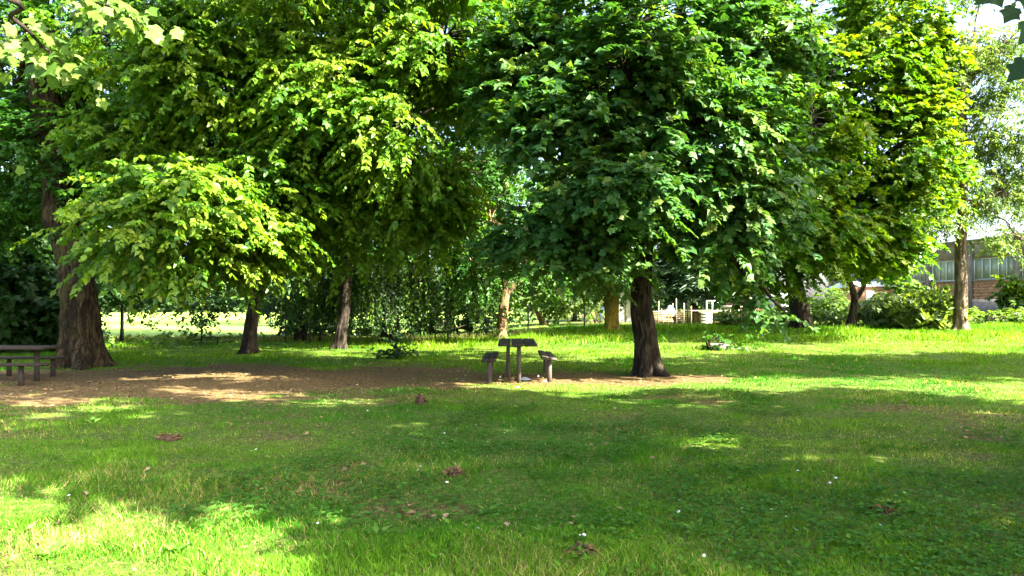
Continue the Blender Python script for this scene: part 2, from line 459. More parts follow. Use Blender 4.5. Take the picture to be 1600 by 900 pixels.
def crown_pads(lobes, r, thr=.36, nscale=.55):
    """tips of the branchlets: points in the outer part of each lobe, thinned by a layered noise"""
    C, O, Lb = [], [], []
    for li, (c, rad, n) in enumerate(lobes):
        c = np.array(c); rad = np.array(rad); m = int(n * 2.2) + 4
        d = norm(r.normal(0, 1, (m, 3))); s = r.uniform(.12, 1.0, m) ** .45
        p = c + d * s[:, None] * rad
        q = noise3(p * np.array([nscale, nscale, nscale * 2.0]), 50 + li)
        k = np.where(q > thr)[0][:n]
        p = p[k]; p[:, 2] = np.maximum(p[:, 2], 0.15)
        C.append(p); O.append(norm(d[k] * np.array([1, 1, .45]) + np.array([0, 0, .05]) + r.normal(0, .2, (len(k), 3)))); Lb.append(np.full(len(k), li))
    return np.concatenate(C), np.concatenate(O), np.concatenate(Lb)

def LB(px, py, d, rx, ry, n, rd=None):     # a lobe of crown given by where it stands in the photo and its distance
    k = d / F
    return (P(px, py, d), (rx * k, (rd if rd else rx * k * .85), ry * k), n)

def trunk_flare(nr, root, hgt_idx, seed):
    def f(i, a):
        k = np.exp(-i / hgt_idx)[:, None]
        lob = 1 + .35 * np.cos(a * 5 + seed)[None] * k + .2 * np.cos(a * 3 + seed * 2)[None] * k
        return (1 + root * k) * lob
    return f

def leaf_objects(parent, pos, ax, nr, sz, templ, mat, cols, name="leaf"):
    tv, tf = TEMPL[templ]; meshes = []
    for c in cols:
        b_ = MB(); b_.add(tv, tf, c); me = b_.mesh(name, tint=True); me.materials.append(mat); meshes.append(me)
    base = world_loc(parent)
    ax = norm(ax); nr = norm(nr - ax * (nr * ax).sum(1, keepdims=True)); sd = np.cross(ax, nr)
    for q in range(len(pos)):
        o = bpy.data.objects.new(name, meshes[q % len(meshes)]); scene.collection.objects.link(o); o.parent = parent
        Mx = Matrix(((sd[q][0], ax[q][0], nr[q][0]), (sd[q][1], ax[q][1], nr[q][1]), (sd[q][2], ax[q][2], nr[q][2])))
        o.matrix_basis = Matrix.Translation(Vector(pos[q]) - base) @ Mx.to_4x4() @ Matrix.Scale(float(sz[q]), 4)

def tree(name, label, base, trunk, r0, lobes, leaf='ovate', size=.14, cols='bright', bark='bark', mat='leaf', group=None, cat='tree',
         pad=(5, 13), L=.75, droop=.35, hang=.5, upb=.9, nrand=.45, thr=.36, seed=1, r1=None, hero=0, twig=True, fork=None, seg=40, flare=.55, side=.85,
         limb_r=.38, svar=.4, hero_leaf=None, jit=.2, spread=1.25, nscale=.55):
    r = np.random.default_rng(seed * 101 + 5)
    base = Vector(base); base.z = gs(base.x, base.y) - .03
    root = empty(name, base, label, cat, group)
    limbs_src = []
    if trunk:
        pts = np.array([[base.x, base.y, base.z]] + [list(t) for t in trunk])
        ln = np.linalg.norm(np.diff(pts, axis=0), axis=1).sum(); n = max(10, int(ln / (.06 if seg > 60 else .12)))
        path = spline(pts, n)
        path[:, :2] += (np.stack([noise3(np.stack([path[:, 2] * .8, path[:, 2] * 0 + seed, path[:, 2] * 0], 1), 5), noise3(np.stack([path[:, 2] * .8, path[:, 2] * 0 + seed + 9, path[:, 2] * 0], 1), 6)], 1) - .5) * r0 * .5 * sm(0, 1.5, path[:, 2] - base.z)[:, None]
        rr = np.linspace(r0, r1 if r1 else r0 * .62, n)
        mb = MB(); tube(mb, path, rr, seg, .12, seed, flare=trunk_flare(n, flare, max(2.0, r0 * 1.1 / (.06 if seg > 60 else .12)), seed))
        mb.build("trunk", M[bark], root, smooth=True)
        top = path[-1]; topr = rr[-1]
    else:
        path = np.array([[base.x, base.y, base.z], [base.x, base.y, base.z + .2]]); top = path[-1]; topr = .03; rr = np.array([.03, .03])
    pads, outs, lb = crown_pads(lobes, r, thr, nscale)
    tw = MB(); curves = []
    for li, (c, rad, nL) in enumerate(lobes):
        c = np.array(c)
        st = top if fork is None else path[min(len(path) - 1, int(len(path) * r.uniform(fork, 1.0)))]
        mid = st * .45 + c * .55; mid[2] = max(st[2], mid[2]) * .6 + mid[2] * .4; mid += r.normal(0, .18, 3)
        end = c + (c - st) * .12
        cv = bez(st, mid, end, 16); cv[1:-1] += r.normal(0, .035, (14, 3)); curves.append(cv)
        if trunk:
            lm = MB(); l0 = topr * (limb_r if len(lobes) > 4 else .7) * r.uniform(.8, 1.25)
            tube(lm, cv, np.linspace(l0, .018 + .1 * l0, 16), 10, .10, seed + li); lm.build("limb", M[bark], root, smooth=True)
    if twig:
        for k in range(len(pads)):
            cv = curves[lb[k]]; q = 4 + np.argmin(np.linalg.norm(cv[4:] - pads[k] + outs[k] * .8, axis=1)); s = cv[q]
            m_ = (s + pads[k]) / 2 + np.array([0, 0, .18]) + r.normal(0, .08, 3)
            tube(tw, bez(s, m_, pads[k], 4), np.linspace(.022, .007, 4), 3, cap=False)
    npd, nl = pad
    S = len(pads) * npd
    p = np.repeat(pads, npd, 0); o = np.repeat(outs, npd, 0)
    an = (np.tile(np.linspace(-1, 1, npd), len(pads)) * spread + r.normal(0, .2, S))
    ho = norm(o * np.array([1, 1, .0]) + 1e-4); ca, sa = np.cos(an)[:, None], np.sin(an)[:, None]
    d = np.concatenate([ho[:, :1] * ca - ho[:, 1:2] * sa, ho[:, :1] * sa + ho[:, 1:2] * ca, o[:, 2:] * .8 + r.normal(0, .36, (S, 1))], 1); d = norm(d)
    p = p + r.normal(0, jit, p.shape)
    Ls = L * r.uniform(.65, 1.25, S)
    if twig:
        e = p + d * Ls[:, None]; e[:, 2] -= droop * Ls
        for k in range(0, S):
            sd = np.array([.006, 0, 0]); sz_ = np.array([0, .006, 0])
            tw.add(np.stack([p[k] - sd, p[k] + sd, p[k] + sz_, e[k]]), [(0, 1, 3), (1, 2, 3), (2, 0, 3)])
        tag(tw.build("twigs", M[bark], root), kind='stuff')
    pos, ax, nr, sz = sprays(p, d, Ls, nl, size, droop, o, hang, upb, nrand, side, r, svar)
    grp = np.repeat(np.arange(len(pads)), npd * nl)
    keep = pos[:, 2] > .05
    pos, ax, nr, sz, grp = pos[keep], ax[keep], nr[keep], sz[keep], grp[keep]
    hidx = np.zeros(len(pos), bool)
    if hero:
        px = 800 + F * pos[:, 0] / np.maximum(pos[:, 1], .1); py = HOR - F * (pos[:, 2] - H) / np.maximum(pos[:, 1], .1)
        ok = (px > 5) & (px < 1595) & (py > 5) & (pos[:, 1] > .5)
        ca_ = norm(nr - norm(ax) * (nr * norm(ax)).sum(1, keepdims=True)); vd = norm(pos - np.array([0, 0, H]))
        sc = np.where(ok, size / pos[:, 1] * (.3 + np.abs((ca_ * vd).sum(1))), 0)
        hidx[np.argsort(-sc)[:hero]] = True
    q = ~hidx
    V, Fc, k = leaf_arrays(pos[q], ax[q], nr[q], sz[q], leaf)
    cm = MB(); cm.add(V, Fc, tints(q.sum(), GREEN[cols], k, r, grp[q]))
    cr = cm.build("crown", M[mat], root, tint=True); tag(cr, kind='stuff')
    if hero:
        leaf_objects(cr, pos[hidx], ax[hidx], nr[hidx], sz[hidx], hero_leaf or leaf, M[mat], [tuple(c) for c in GREEN[cols]])
    return root

# ---- trees seen in the photo
# 1 big old tree at the left
b1 = G(128, 574)
tree("park_tree", "massive old tree with the thickest trunk, flared at its foot beside the shaded picnic table", b1,
     [P(122, 470, b1.y), P(108, 380, b1.y), P(88, 260, b1.y), P(70, 150, b1.y - .3), P(62, 30, b1.y - .4), P(60, -120, b1.y)], .45,
     [LB(60, 90, 19, 150, 80, 70), LB(190, 60, 18.5, 120, 80, 70), LB(20, 250, 20.5, 110, 90, 60), LB(170, 270, 21, 90, 60, 50), LB(-120, 120, 19, 150, 130, 40), LB(20, 150, 22, 130, 130, 80), LB(75, 215, 18.3, 60, 60, 40), LB(125, 320, 18.8, 40, 40, 20),  # last two lobes added to cover the trunk where darkness hides it
      LB(100, -120, 19, 230, 120, 60), LB(-60, 330, 19.5, 90, 90, 40), LB(200, 390, 22, 60, 60, 26)],
     size=.15, pad=(5, 18), cols='deep', bark='bark_moss', seed=1, fork=.55, limb_r=.34, r1=.27, L=.8, leaf='oval', flare=.5, seg=96)
# 2 bright spreading tree
b2 = G(388, 553)
tree("park_tree", "spreading tree with bright drooping oval leaves over the trunk that leans to the right", b2,
     [P(393, 490, b2.y), P(408, 440, b2.y - .3), P(432, 390, b2.y - .8), P(440, 300, b2.y - 1.5)], .235,
     [LB(275, 345, 14.5, 120, 70, 110), LB(365, 370, 15, 80, 42, 50), LB(205, 400, 15.5, 50, 36, 26), LB(430, 350, 17, 90, 50, 40), LB(400, 320, 16, 110, 70, 70), LB(270, 225, 17.5, 150, 70, 80), LB(520, 150, 16, 130, 90, 100), LB(640, 190, 15.5, 100, 80, 90),
      LB(680, 70, 16, 105, 90, 100), LB(440, 40, 17, 180, 80, 100), LB(590, 310, 18, 130, 90, 70), LB(330, 110, 16.5, 140, 80, 90), LB(680, 310, 17.5, 60, 80, 50),
      LB(210, 60, 16, 120, 70, 60), LB(480, -100, 15, 240, 90, 80), LB(700, -60, 15.5, 100, 60, 40), LB(480, 250, 18, 130, 90, 60), LB(560, 20, 19.5, 240, 110, 80), LB(330, 250, 21, 160, 110, 60)],
     size=.148, cols='bright', leaf='oval', hero_leaf='ovate', pad=(6, 20), nrand=.6, hang=.8, upb=.75, droop=.45, seed=2, hero=240, limb_r=.42, flare=.35, thr=.45, nscale=.7)
# 3 leaning dark trunk
b3 = G(530, 546)
tree("park_tree", "slim dark trunk leaning slightly right in front of the weeping foliage curtain", b3,
     [P(536, 490, b3.y), P(543, 430, b3.y), P(548, 360, b3.y), P(560, 220, b3.y)], .22,
     [LB(520, 340, 26, 120, 70, 60), LB(620, 300, 26.5, 130, 90, 60), LB(450, 260, 27, 130, 100, 50), LB(570, 150, 27, 150, 110, 60), LB(400, 400, 26, 80, 50, 36)],
     size=.15, cols='deep', seed=3, pad=(6, 16), fork=.6, leaf='oval', flare=.3)
# 4 weeping tree: long hanging strands
b4 = G(612, 536)
def weeping(b4):
    r = np.random.default_rng(44)
    base = Vector(b4); base.z = gs(base.x, base.y) - .03
    root = empty("weeping_tree", base, "weeping tree whose hanging leafy strands make a dark curtain down to the lawn", "tree")
    path = spline([base, P(613, 470, base.y), P(616, 400, base.y), P(610, 330, base.y)], 40)
    mb = MB(); tube(mb, path, np.linspace(.30, .22, 40), 36, .14, 4, flare=trunk_flare(40, .4, 5, 4)); mb.build("trunk", M['bark'], root, smooth=True)
    tw = MB(); A = []
    for k in range(44):
        an = r.uniform(0, 2 * np.pi); R = r.uniform(2.0, 4.6); st = path[int(r.uniform(26, 39))]
        e = np.array([base.x + R * 1.05 * math.cos(an), base.y + R * .8 * math.sin(an), r.uniform(3.0, 5.4)])
        m_ = (st + e) / 2; m_[2] += 1.3
        cv = bez(st, m_, e, 14)
        lm = MB(); tube(lm, cv, np.linspace(.09, .02, 14), 7, .08, k); lm.build("limb", M['bark'], root, smooth=True)
        for q in range(15):
            A.append(cv[int(r.uniform(4, 14))] + r.normal(0, .35, 3))
    A = np.array(A); S = len(A)
    keep = noise3(np.stack([A[:, 0] * .9, A[:, 1] * .5, A[:, 2] * 0], 1), 91) > .30; A = A[keep]; S = len(A)
    cen = np.array([base.x, base.y, 0]); o = norm((A - cen) * np.array([1, 1, 0]))
    d = norm(o * .18 + np.array([0, 0, -1]) + r.normal(0, .10, (S, 3)))
    Ls = np.clip(A[:, 2] - r.uniform(.25, 1.3, S), .8, 4.6)
    n = 54
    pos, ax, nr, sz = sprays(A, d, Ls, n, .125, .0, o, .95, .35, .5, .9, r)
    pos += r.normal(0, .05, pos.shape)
    e = A + d * Ls[:, None]
    for k in range(S):
        tw.add(np.stack([A[k] - (.008, 0, 0), A[k] + (.008, 0, 0), A[k] + (0, .008, 0), e[k]]), [(0, 1, 3), (1, 2, 3), (2, 0, 3)])
    tag(tw.build("twigs", M['bark'], root), kind='stuff')
    kp = pos[:, 2] > .15
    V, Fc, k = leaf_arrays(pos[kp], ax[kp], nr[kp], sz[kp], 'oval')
    cm = MB(); cm.add(V, Fc, tints(kp.sum(), [(.005, .016, .003), (.008, .024, .004), (.012, .034, .006), (.018, .05, .008), (.05, .12, .012), (.10, .17, .02), (.13, .19, .02)], k, r, np.repeat(np.arange(S), n)[kp]))  # near-black and yellow strand tints put shade and sunlight into the leaves
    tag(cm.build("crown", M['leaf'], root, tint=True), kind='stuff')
weeping(b4)
# 5 sunlit forked trunk
b5 = G(783, 530)
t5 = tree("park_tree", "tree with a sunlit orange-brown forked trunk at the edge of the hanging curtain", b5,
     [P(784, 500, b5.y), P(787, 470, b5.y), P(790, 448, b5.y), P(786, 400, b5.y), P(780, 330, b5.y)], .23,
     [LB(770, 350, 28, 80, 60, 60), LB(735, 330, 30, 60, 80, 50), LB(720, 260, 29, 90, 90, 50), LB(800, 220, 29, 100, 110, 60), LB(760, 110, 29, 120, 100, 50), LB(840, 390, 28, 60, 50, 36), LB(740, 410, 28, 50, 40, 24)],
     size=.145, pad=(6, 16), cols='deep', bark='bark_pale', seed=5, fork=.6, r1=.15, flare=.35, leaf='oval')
fm = MB(); tube(fm, spline([P(789, 462, b5.y), P(800, 448, b5.y - .1), P(812, 432, b5.y - .2), P(824, 400, b5.y - .3)], 14), np.linspace(.15, .09, 14), 16, .1, 8)
fm.build("limb", M['bark_pale'], t5, smooth=True)
# 6 the maple in the middle
b6 = G(1014, 586)
tree("maple_tree", "broad maple with lobed leaves and the dark thick trunk right of the picnic table", b6,
     [P(1010, 530, b6.y), P(1003, 470, b6.y), P(1000, 410, b6.y), P(1008, 350, b6.y), P(1016, 300, b6.y)], .275,
     [LB(975, 130, 14, 130, 85, 80), LB(890, 215, 14, 95, 80, 70), LB(1095, 190, 14.5, 110, 95, 80), LB(860, 385, 14.5, 80, 50, 44), LB(965, 300, 13.6, 90, 60, 50),
      LB(1130, 315, 15, 95, 75, 60), LB(1185, 360, 15.5, 40, 26, 14), LB(1000, 20, 15, 170, 70, 70), LB(835, 110, 15, 80, 90, 50), LB(980, -110, 17, 170, 80, 34), LB(940, 405, 14.5, 70, 40, 34),
      LB(1170, 90, 16, 90, 110, 60), ((.5, 19.6, 8.6), (2.2, 2.0, 1.5), 46), ((-1.2, 19.2, 7.0), (1.5, 1.6, 1.2), 26), ((.9, 22.6, 8.2), (1.6, 1.4, 1.3), 30), LB(1080, 375, 15.5, 80, 40, 34), LB(1010, 240, 19.5, 190, 120, 60), LB(1203, 465, 15.5, 10, 24, 3), LB(1200, 240, 16.5, 70, 100, 44)],  # lobes given in metres are added behind to shade lawn and slim trunk
     leaf='maple3', hero_leaf='maple', size=.142, cols='maple', mat='leaf_maple', seed=6, pad=(6, 15), L=.65, nrand=.55, thr=.42, nscale=.7, hang=.45, upb=.8, hero=280, limb_r=.5, flare=.38, seg=96)
# 7 yellow lichen trunk
b7 = G(957, 517)
tree("park_tree", "tree with yellow lichen on its straight trunk, just left of the dark maple trunk", b7,
     [P(956, 490, b7.y), P(954, 450, b7.y), P(950, 400, b7.y), P(950, 300, b7.y)], .33,
     [LB(930, 405, 32, 80, 40, 50), LB(985, 430, 32, 40, 30, 20), LB(900, 350, 33, 80, 60, 40), LB(980, 330, 33, 90, 80, 40), LB(940, 210, 34, 120, 110, 50), LB(870, 440, 33, 40, 26, 18)],
     size=.22, cols='pale', bark='bark_yellow', seed=7, leaf='maple3', pad=(4, 9), fork=.6, r1=.25, flare=.2)
# 8 right maple
b8 = G(1254, 514)
t8 = tree("maple_tree", "large yellow-green maple with a stout trunk whose right half is lit pale", b8,
     [P(1252, 490, b8.y), P(1250, 460, b8.y), P(1244, 420, b8.y), P(1250, 340, b8.y)], .47,
     [LB(1300, 110, 29, 130, 100, 100), LB(1400, 235, 29, 75, 90, 74), LB(1215, 240, 29, 90, 100, 74), LB(1320, 330, 29, 110, 80, 84), LB(1180, 390, 28.5, 80, 70, 60), LB(1420, 100, 29.5, 50, 80, 54),
      LB(1280, -60, 30, 190, 90, 70), LB(1260, 385, 29, 100, 30, 44), LB(1385, 370, 29, 56, 40, 44), LB(1310, 220, 31, 140, 110, 60), LB(1190, 110, 30, 90, 90, 60), LB(1420, 310, 29, 40, 66, 34), LB(1265, 190, 27, 80, 110, 60), LB(1270, 340, 27, 80, 70, 50), LB(1400, 20, 29, 80, 60, 50), LB(1440, 200, 29, 40, 80, 34), LB(1478, 265, 29, 20, 26, 7), LB(1468, 95, 29, 22, 26, 7), LB(1485, 170, 29, 14, 16, 3)],
     leaf='maple3', size=.19, cols='yellow', mat='leaf', seed=8, pad=(6, 15), nrand=.55, L=.85, hang=.45, r1=.30, flare=.25)
# 9 forked small trunk
b9 = G(1330, 514)
t9 = tree("park_tree", "slender dark tree forking low in a Y shape under the yellow-green maple", b9,
     [P(1332, 490, b9.y), P(1334, 465, b9.y), P(1326, 440, b9.y), P(1318, 410, b9.y)], .20,
     [LB(1330, 375, 30, 70, 30, 40), LB(1395, 405, 30, 44, 26, 26), LB(1300, 340, 31, 70, 60, 30), LB(1370, 350, 30.5, 70, 60, 36)],
     size=.2, cols='deep', leaf='maple3', pad=(4, 9), seed=9, r1=.12)
fm = MB(); tube(fm, spline([P(1334, 472, b9.y), P(1348, 452, b9.y), P(1356, 430, b9.y), P(1372, 400, b9.y)], 14), np.linspace(.12, .06, 14), 14, .1, 8)
fm.build("limb", M['bark'], t9, smooth=True)
# 10 airy tree at the right
b10 = G(1500, 517)
tree("acacia_tree", "tall airy tree with feathery olive leaves in front of the brick building", b10,
     [P(1501, 470, b10.y), P(1502, 420, b10.y), P(1503, 360, b10.y), P(1504, 300, b10.y), P(1500, 180, b10.y), P(1506, 60, b10.y)], .29,
     [LB(1500, 190, 32, 56, 70, 61), LB(1560, 190, 32, 56, 70, 61), LB(1495, 75, 32, 60, 70, 56), LB(1570, 70, 32, 60, 70, 56), LB(1466, 300, 31.5, 40, 60, 47), LB(1565, 300, 31.5, 50, 36, 33),
      LB(1605, 250, 32, 50, 80, 47), LB(1476, 360, 31, 30, 18, 19), LB(1590, 372, 31, 36, 10, 12), LB(1540, -60, 33, 100, 60, 56), LB(1452, 180, 33, 34, 120, 50)],
     leaf='narrow', size=.17, cols='olive', bark='bark_grey', seed=10, pad=(6, 18), L=.9, fork=.5, droop=.6, hang=.8, r1=.12, limb_r=.45, flare=.35, thr=.40)

# ---- trees and shrubs behind
def back(label, px, py_base, d, lobes, size=.34, cols='deep', seed=20, leaf='oval', pad=(5, 12), L=1.2, r0=.25, name="park_tree", bark='bark', lean=0, **kw):
    x = (px - 800) / F * d; top = np.mean([l[0].z for l in lobes])
    return tree(name, label, (x, d, 0), [Vector((x + lean * .3, d, top * .35)), Vector((x + lean, d, top * .9))], r0, lobes, leaf=leaf, size=size, cols=cols, seed=seed, pad=pad, L=L,
         twig=False, seg=14, bark=bark, **kw)
back("young walnut tree with pale green leaflets and a leaning trunk beyond the wire fence", 850, 500, 44,
     [LB(850, 450, 44, 50, 30, 36), LB(815, 470, 43, 26, 24, 20), LB(890, 460, 45, 36, 26, 24), LB(850, 400, 45, 60, 40, 30)], size=.3, cols='pale', seed=21, lean=-1.0, bark='bark_pale', r0=.2)
back("tall leafy tree behind the sunlit forked trunk, filling the gap above it", 700, 500, 46, [LB(700, 330, 46, 110, 90, 70), LB(640, 200, 47, 130, 110, 70), LB(760, 180, 47, 120, 120, 70), LB(700, 60, 48, 160, 90, 70), LB(720, -40, 48, 200, 70, 50), LB(690, 430, 45, 110, 50, 50)], seed=22)
back("tall leafy tree far behind the middle maple crown", 900, 490, 52, [LB(900, 330, 52, 90, 70, 50), LB(860, 200, 52, 120, 110, 70), LB(980, 180, 53, 120, 120, 60), LB(920, 50, 54, 160, 90, 60), LB(880, -40, 54, 200, 70, 50)], cols='bright', seed=23, size=.4)
back("dark cedar with bluish needle boughs behind the timber yard", 1085, 500, 51,
     [LB(1070, 420, 51, 70, 28, 70), LB(1130, 390, 51, 80, 36, 70), LB(1060, 340, 51, 80, 50, 60), LB(1150, 435, 51, 50, 24, 46), LB(1110, 280, 52, 80, 70, 60), LB(1040, 440, 51, 40, 18, 30)], cols='pine', leaf='needle', size=.5, seed=24, pad=(8, 18), mat='needle', r0=.3, name="cedar_tree", hang=.1)
back("tall tree between the two maples, dark green and far behind the yard", 1150, 490, 58, [LB(1180, 200, 58, 120, 120, 50), LB(1100, 120, 58, 120, 120, 50), LB(1140, 0, 58, 200, 80, 60), LB(1300, 60, 58, 150, 120, 50), LB(1330, 250, 58, 140, 120, 50)], seed=25, size=.42)
back("leafy tree far behind the left lawn, closing the view behind the leaning dark trunk", 470, 500, 33, [LB(470, 330, 33, 120, 110, 90), LB(400, 180, 33.5, 140, 110, 70), LB(540, 180, 34, 140, 120, 70), LB(440, 60, 34, 180, 90, 60), LB(330, -20, 34, 200, 80, 60), LB(250, 150, 34, 160, 140, 60), LB(470, 420, 33, 90, 60, 40)], seed=26, size=.28)
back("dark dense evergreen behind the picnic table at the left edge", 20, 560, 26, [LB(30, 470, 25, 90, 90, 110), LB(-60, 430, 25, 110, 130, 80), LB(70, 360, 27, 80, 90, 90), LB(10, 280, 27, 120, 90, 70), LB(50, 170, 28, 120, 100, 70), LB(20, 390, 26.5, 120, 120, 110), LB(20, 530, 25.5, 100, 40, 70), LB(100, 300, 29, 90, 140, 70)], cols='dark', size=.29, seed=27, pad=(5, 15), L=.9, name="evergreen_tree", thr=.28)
back("dark thin-leaved sapling growing behind the massive mossy trunk", 190, 540, 31, [LB(190, 455, 31, 34, 34, 34), LB(170, 420, 31, 40, 30, 26), LB(300, 480, 29.5, 46, 20, 22), LB(250, 430, 30, 50, 26, 22)], cols='dark', size=.17, seed=28, L=.8, r0=.07, name="sapling")

def shrub(label, px, py, lobes, **kw):
    a = dict(size=.2, cols='pale', leaf='oval', pad=(4, 10), L=.5, twig=False, cat='shrub'); a.update(kw)
    b_ = G(px, py)
    lobes = [LB(x, y, b_.y + dd, rx, ry, n) for (x, y, dd, rx, ry, n) in lobes]
    return tree(a.pop('name', 'shrub'), label, b_, [Vector((b_.x, b_.y, b_.z + .35))], .04, lobes, seg=8, **a)
shrub("tangle of broad-leaved creeper below the grey shed", 1215, 511, [(1195, 498, 0, 34, 10, 30), (1225, 492, 1, 26, 14, 24), (1160, 500, 0, 30, 8, 22)], seed=31, size=.26)
shrub("round leafy bush between the stout pale trunk and the forked tree", 1300, 512, [(1300, 475, 2, 26, 20, 34), (1285, 490, 1, 18, 16, 20), (1310, 498, 0, 22, 10, 16)], seed=32, cols='pale')
shrub("tall grassy bush with strap leaves right of the forked tree", 1385, 513, [(1380, 488, 0, 26, 20, 40), (1400, 480, 1, 22, 20, 26)], seed=33, leaf='narrow', size=.4, hang=1.3, cols='silver_lit')
shrub("grey-green feathery bush left of the airy tree trunk", 1447, 515, [(1447, 494, 0, 36, 20, 60), (1440, 480, 1, 26, 12, 26)], seed=34, leaf='narrow', size=.3, hang=-.7, cols='silver_lit', pad=(7, 14), L=.6)
shrub("ivy-covered bush with lit leaf tips in front of the left brick bays", 1420, 505, [(1412, 452, 4, 22, 24, 40), (1405, 480, 3, 22, 22, 34), (1428, 470, 4, 16, 18, 24)], seed=35, cols='yellow', leaf='maple_lo')
shrub("low bank of broad bright leaves to the right of the airy tree", 1545, 508, [(1535, 499, 2, 30, 9, 44), (1570, 500, 1, 30, 9, 40), (1600, 498, 2, 30, 10, 30), (1630, 496, 2, 30, 12, 20)], L=.35, seed=36, cols='pale', size=.24)
shrub("upright sapling with big pale leaves against the brick wall", 1577, 506, [(1577, 470, 3, 12, 26, 22), (1560, 448, 3, 14, 7, 9), (1592, 450, 3, 14, 8, 9), (1576, 445, 3, 9, 8, 8)], seed=37, cols='yellow', size=.3, name="sapling")
shrub("added dark leaf mass standing in for shade behind the weeping strands, left side", 500, 533, [(450, 500, 4, 40, 34, 40), (500, 500, 4, 46, 40, 50), (560, 490, 5, 46, 46, 46)], seed=41, cols='dark', size=.2, pad=(5, 14), L=.7)  # added to fill the shaded void inside the weeping tree
shrub("added dark leaf mass standing in for shade behind the weeping strands, right side", 680, 533, [(640, 495, 4, 46, 40, 46), (700, 490, 4, 46, 46, 50), (755, 500, 3, 30, 36, 30)], seed=42, cols='dark', size=.2, pad=(5, 14), L=.7)  # second added mass, dark leaves in place of interior shade
shrub("small dark clump of leaves at the lawn edge near the curtain foliage", 620, 560, [(620, 552, 0, 16, 6, 12), (622, 545, 0, 5, 10, 6)], seed=38, cols='dark', size=.12, L=.25, name="weed_clump", cat="weed")
shrub("row of weeds along the crop field below the fence", 340, 540, [(300, 534, 1, 120, 6, 30)], seed=39, cols='pale', size=.15, L=.3, name="weed_clump", cat="weed")

# trees standing outside the frame: they shade the lawn and hang a branch into the picture
def off_tree(label, base, lobes, seed, size=.36, pad=(5, 9), **kw):
    x, y = base; top = min(l[0][2] - l[1][2] * .6 for l in lobes)
    return tree("maple_tree", label, (x, y, 0), [Vector((x, y, top * .55)), Vector((x + .1, y, top + .6))], .3, lobes, leaf='oval', size=size, cols='maple', mat='leaf_maple', seed=seed, pad=pad, L=.9, twig=False, seg=16, side=.85, **kw)
def SH(gx_, gy_, z, r_, n, rz=None):      # a lobe at height z whose shadow falls on ground point (gx_, gy_)
    k = z / math.tan(SUN_EL)
    return ((gx_ + k * sx, gy_ + k * sy, z), (r_, r_, rz or r_ * .6), n)
off_tree("maple out of view right of the lawn, its shade over the withered clumps", (12, 4.5),
         [SH(4.5, 8.8, 6.5, 2.1, 60), SH(-.5, 9.0, 8.0, 2.2, 60), SH(-5, 9.4, 9.5, 2.0, 50), SH(7.5, 8.3, 6.0, 2.0, 44), SH(-.6, 11.4, 8.5, 1.4, 30), SH(3.2, 11.2, 7.5, 1.5, 30), SH(9.5, 9.5, 5.5, 1.4, 26),
          SH(-3.4, 13.7, 9.5, 1.5, 20), SH(-6.3, 13.6, 10, 1.4, 20), SH(-4.6, 15.2, 9.5, 1.1, 16), SH(-9.8, 13.9, 10, 1.5, 50), SH(-1.2, 7.0, 8, 1.2, 30), SH(5.6, 11.9, 7.0, .8, 20)], 61)
off_tree("maple out of view behind on the right, shading the closest grass", (10, -2),
         [SH(3.0, 5.0, 5.5, 1.9, 60), SH(.9, 4.4, 6.0, 1.3, 40), SH(6.0, 5.6, 5.0, 1.9, 50), SH(2.6, 3.2, 6.0, 1.7, 44), SH(-3.8, 7.9, 8.5, 1.3, 34), SH(-8.8, 10.2, 9, 1.2, 24), SH(.2, 6.6, 7.0, 1.4, 40), SH(7.5, 3.5, 5.0, 1.6, 34)], 62)
off_tree("maple out of view further right, shading the lawn beyond the bright strip", (21, 12),
         [SH(8.5, 18.0, 7.5, 2.3, 76), SH(12, 17.6, 6.5, 2.3, 76), SH(5, 18.8, 9.5, 2.1, 60), SH(15, 17.6, 5.5, 2.2, 50), SH(8, 20.4, 8.5, 1.8, 56), SH(12.5, 20.2, 7.5, 1.9, 56), SH(16, 20, 6.5, 1.8, 40), ((12.4, 11.6, 10.0), (1.8, 1.5, 1.6), 44), ((18.5, 21.6, 12.0), (2.6, 2.0, 1.8), 60), ((22, 21, 12.5), (2.4, 2.0, 1.8), 50)], 63)  # last three lobes are unseen additions that darken the two maple crowns
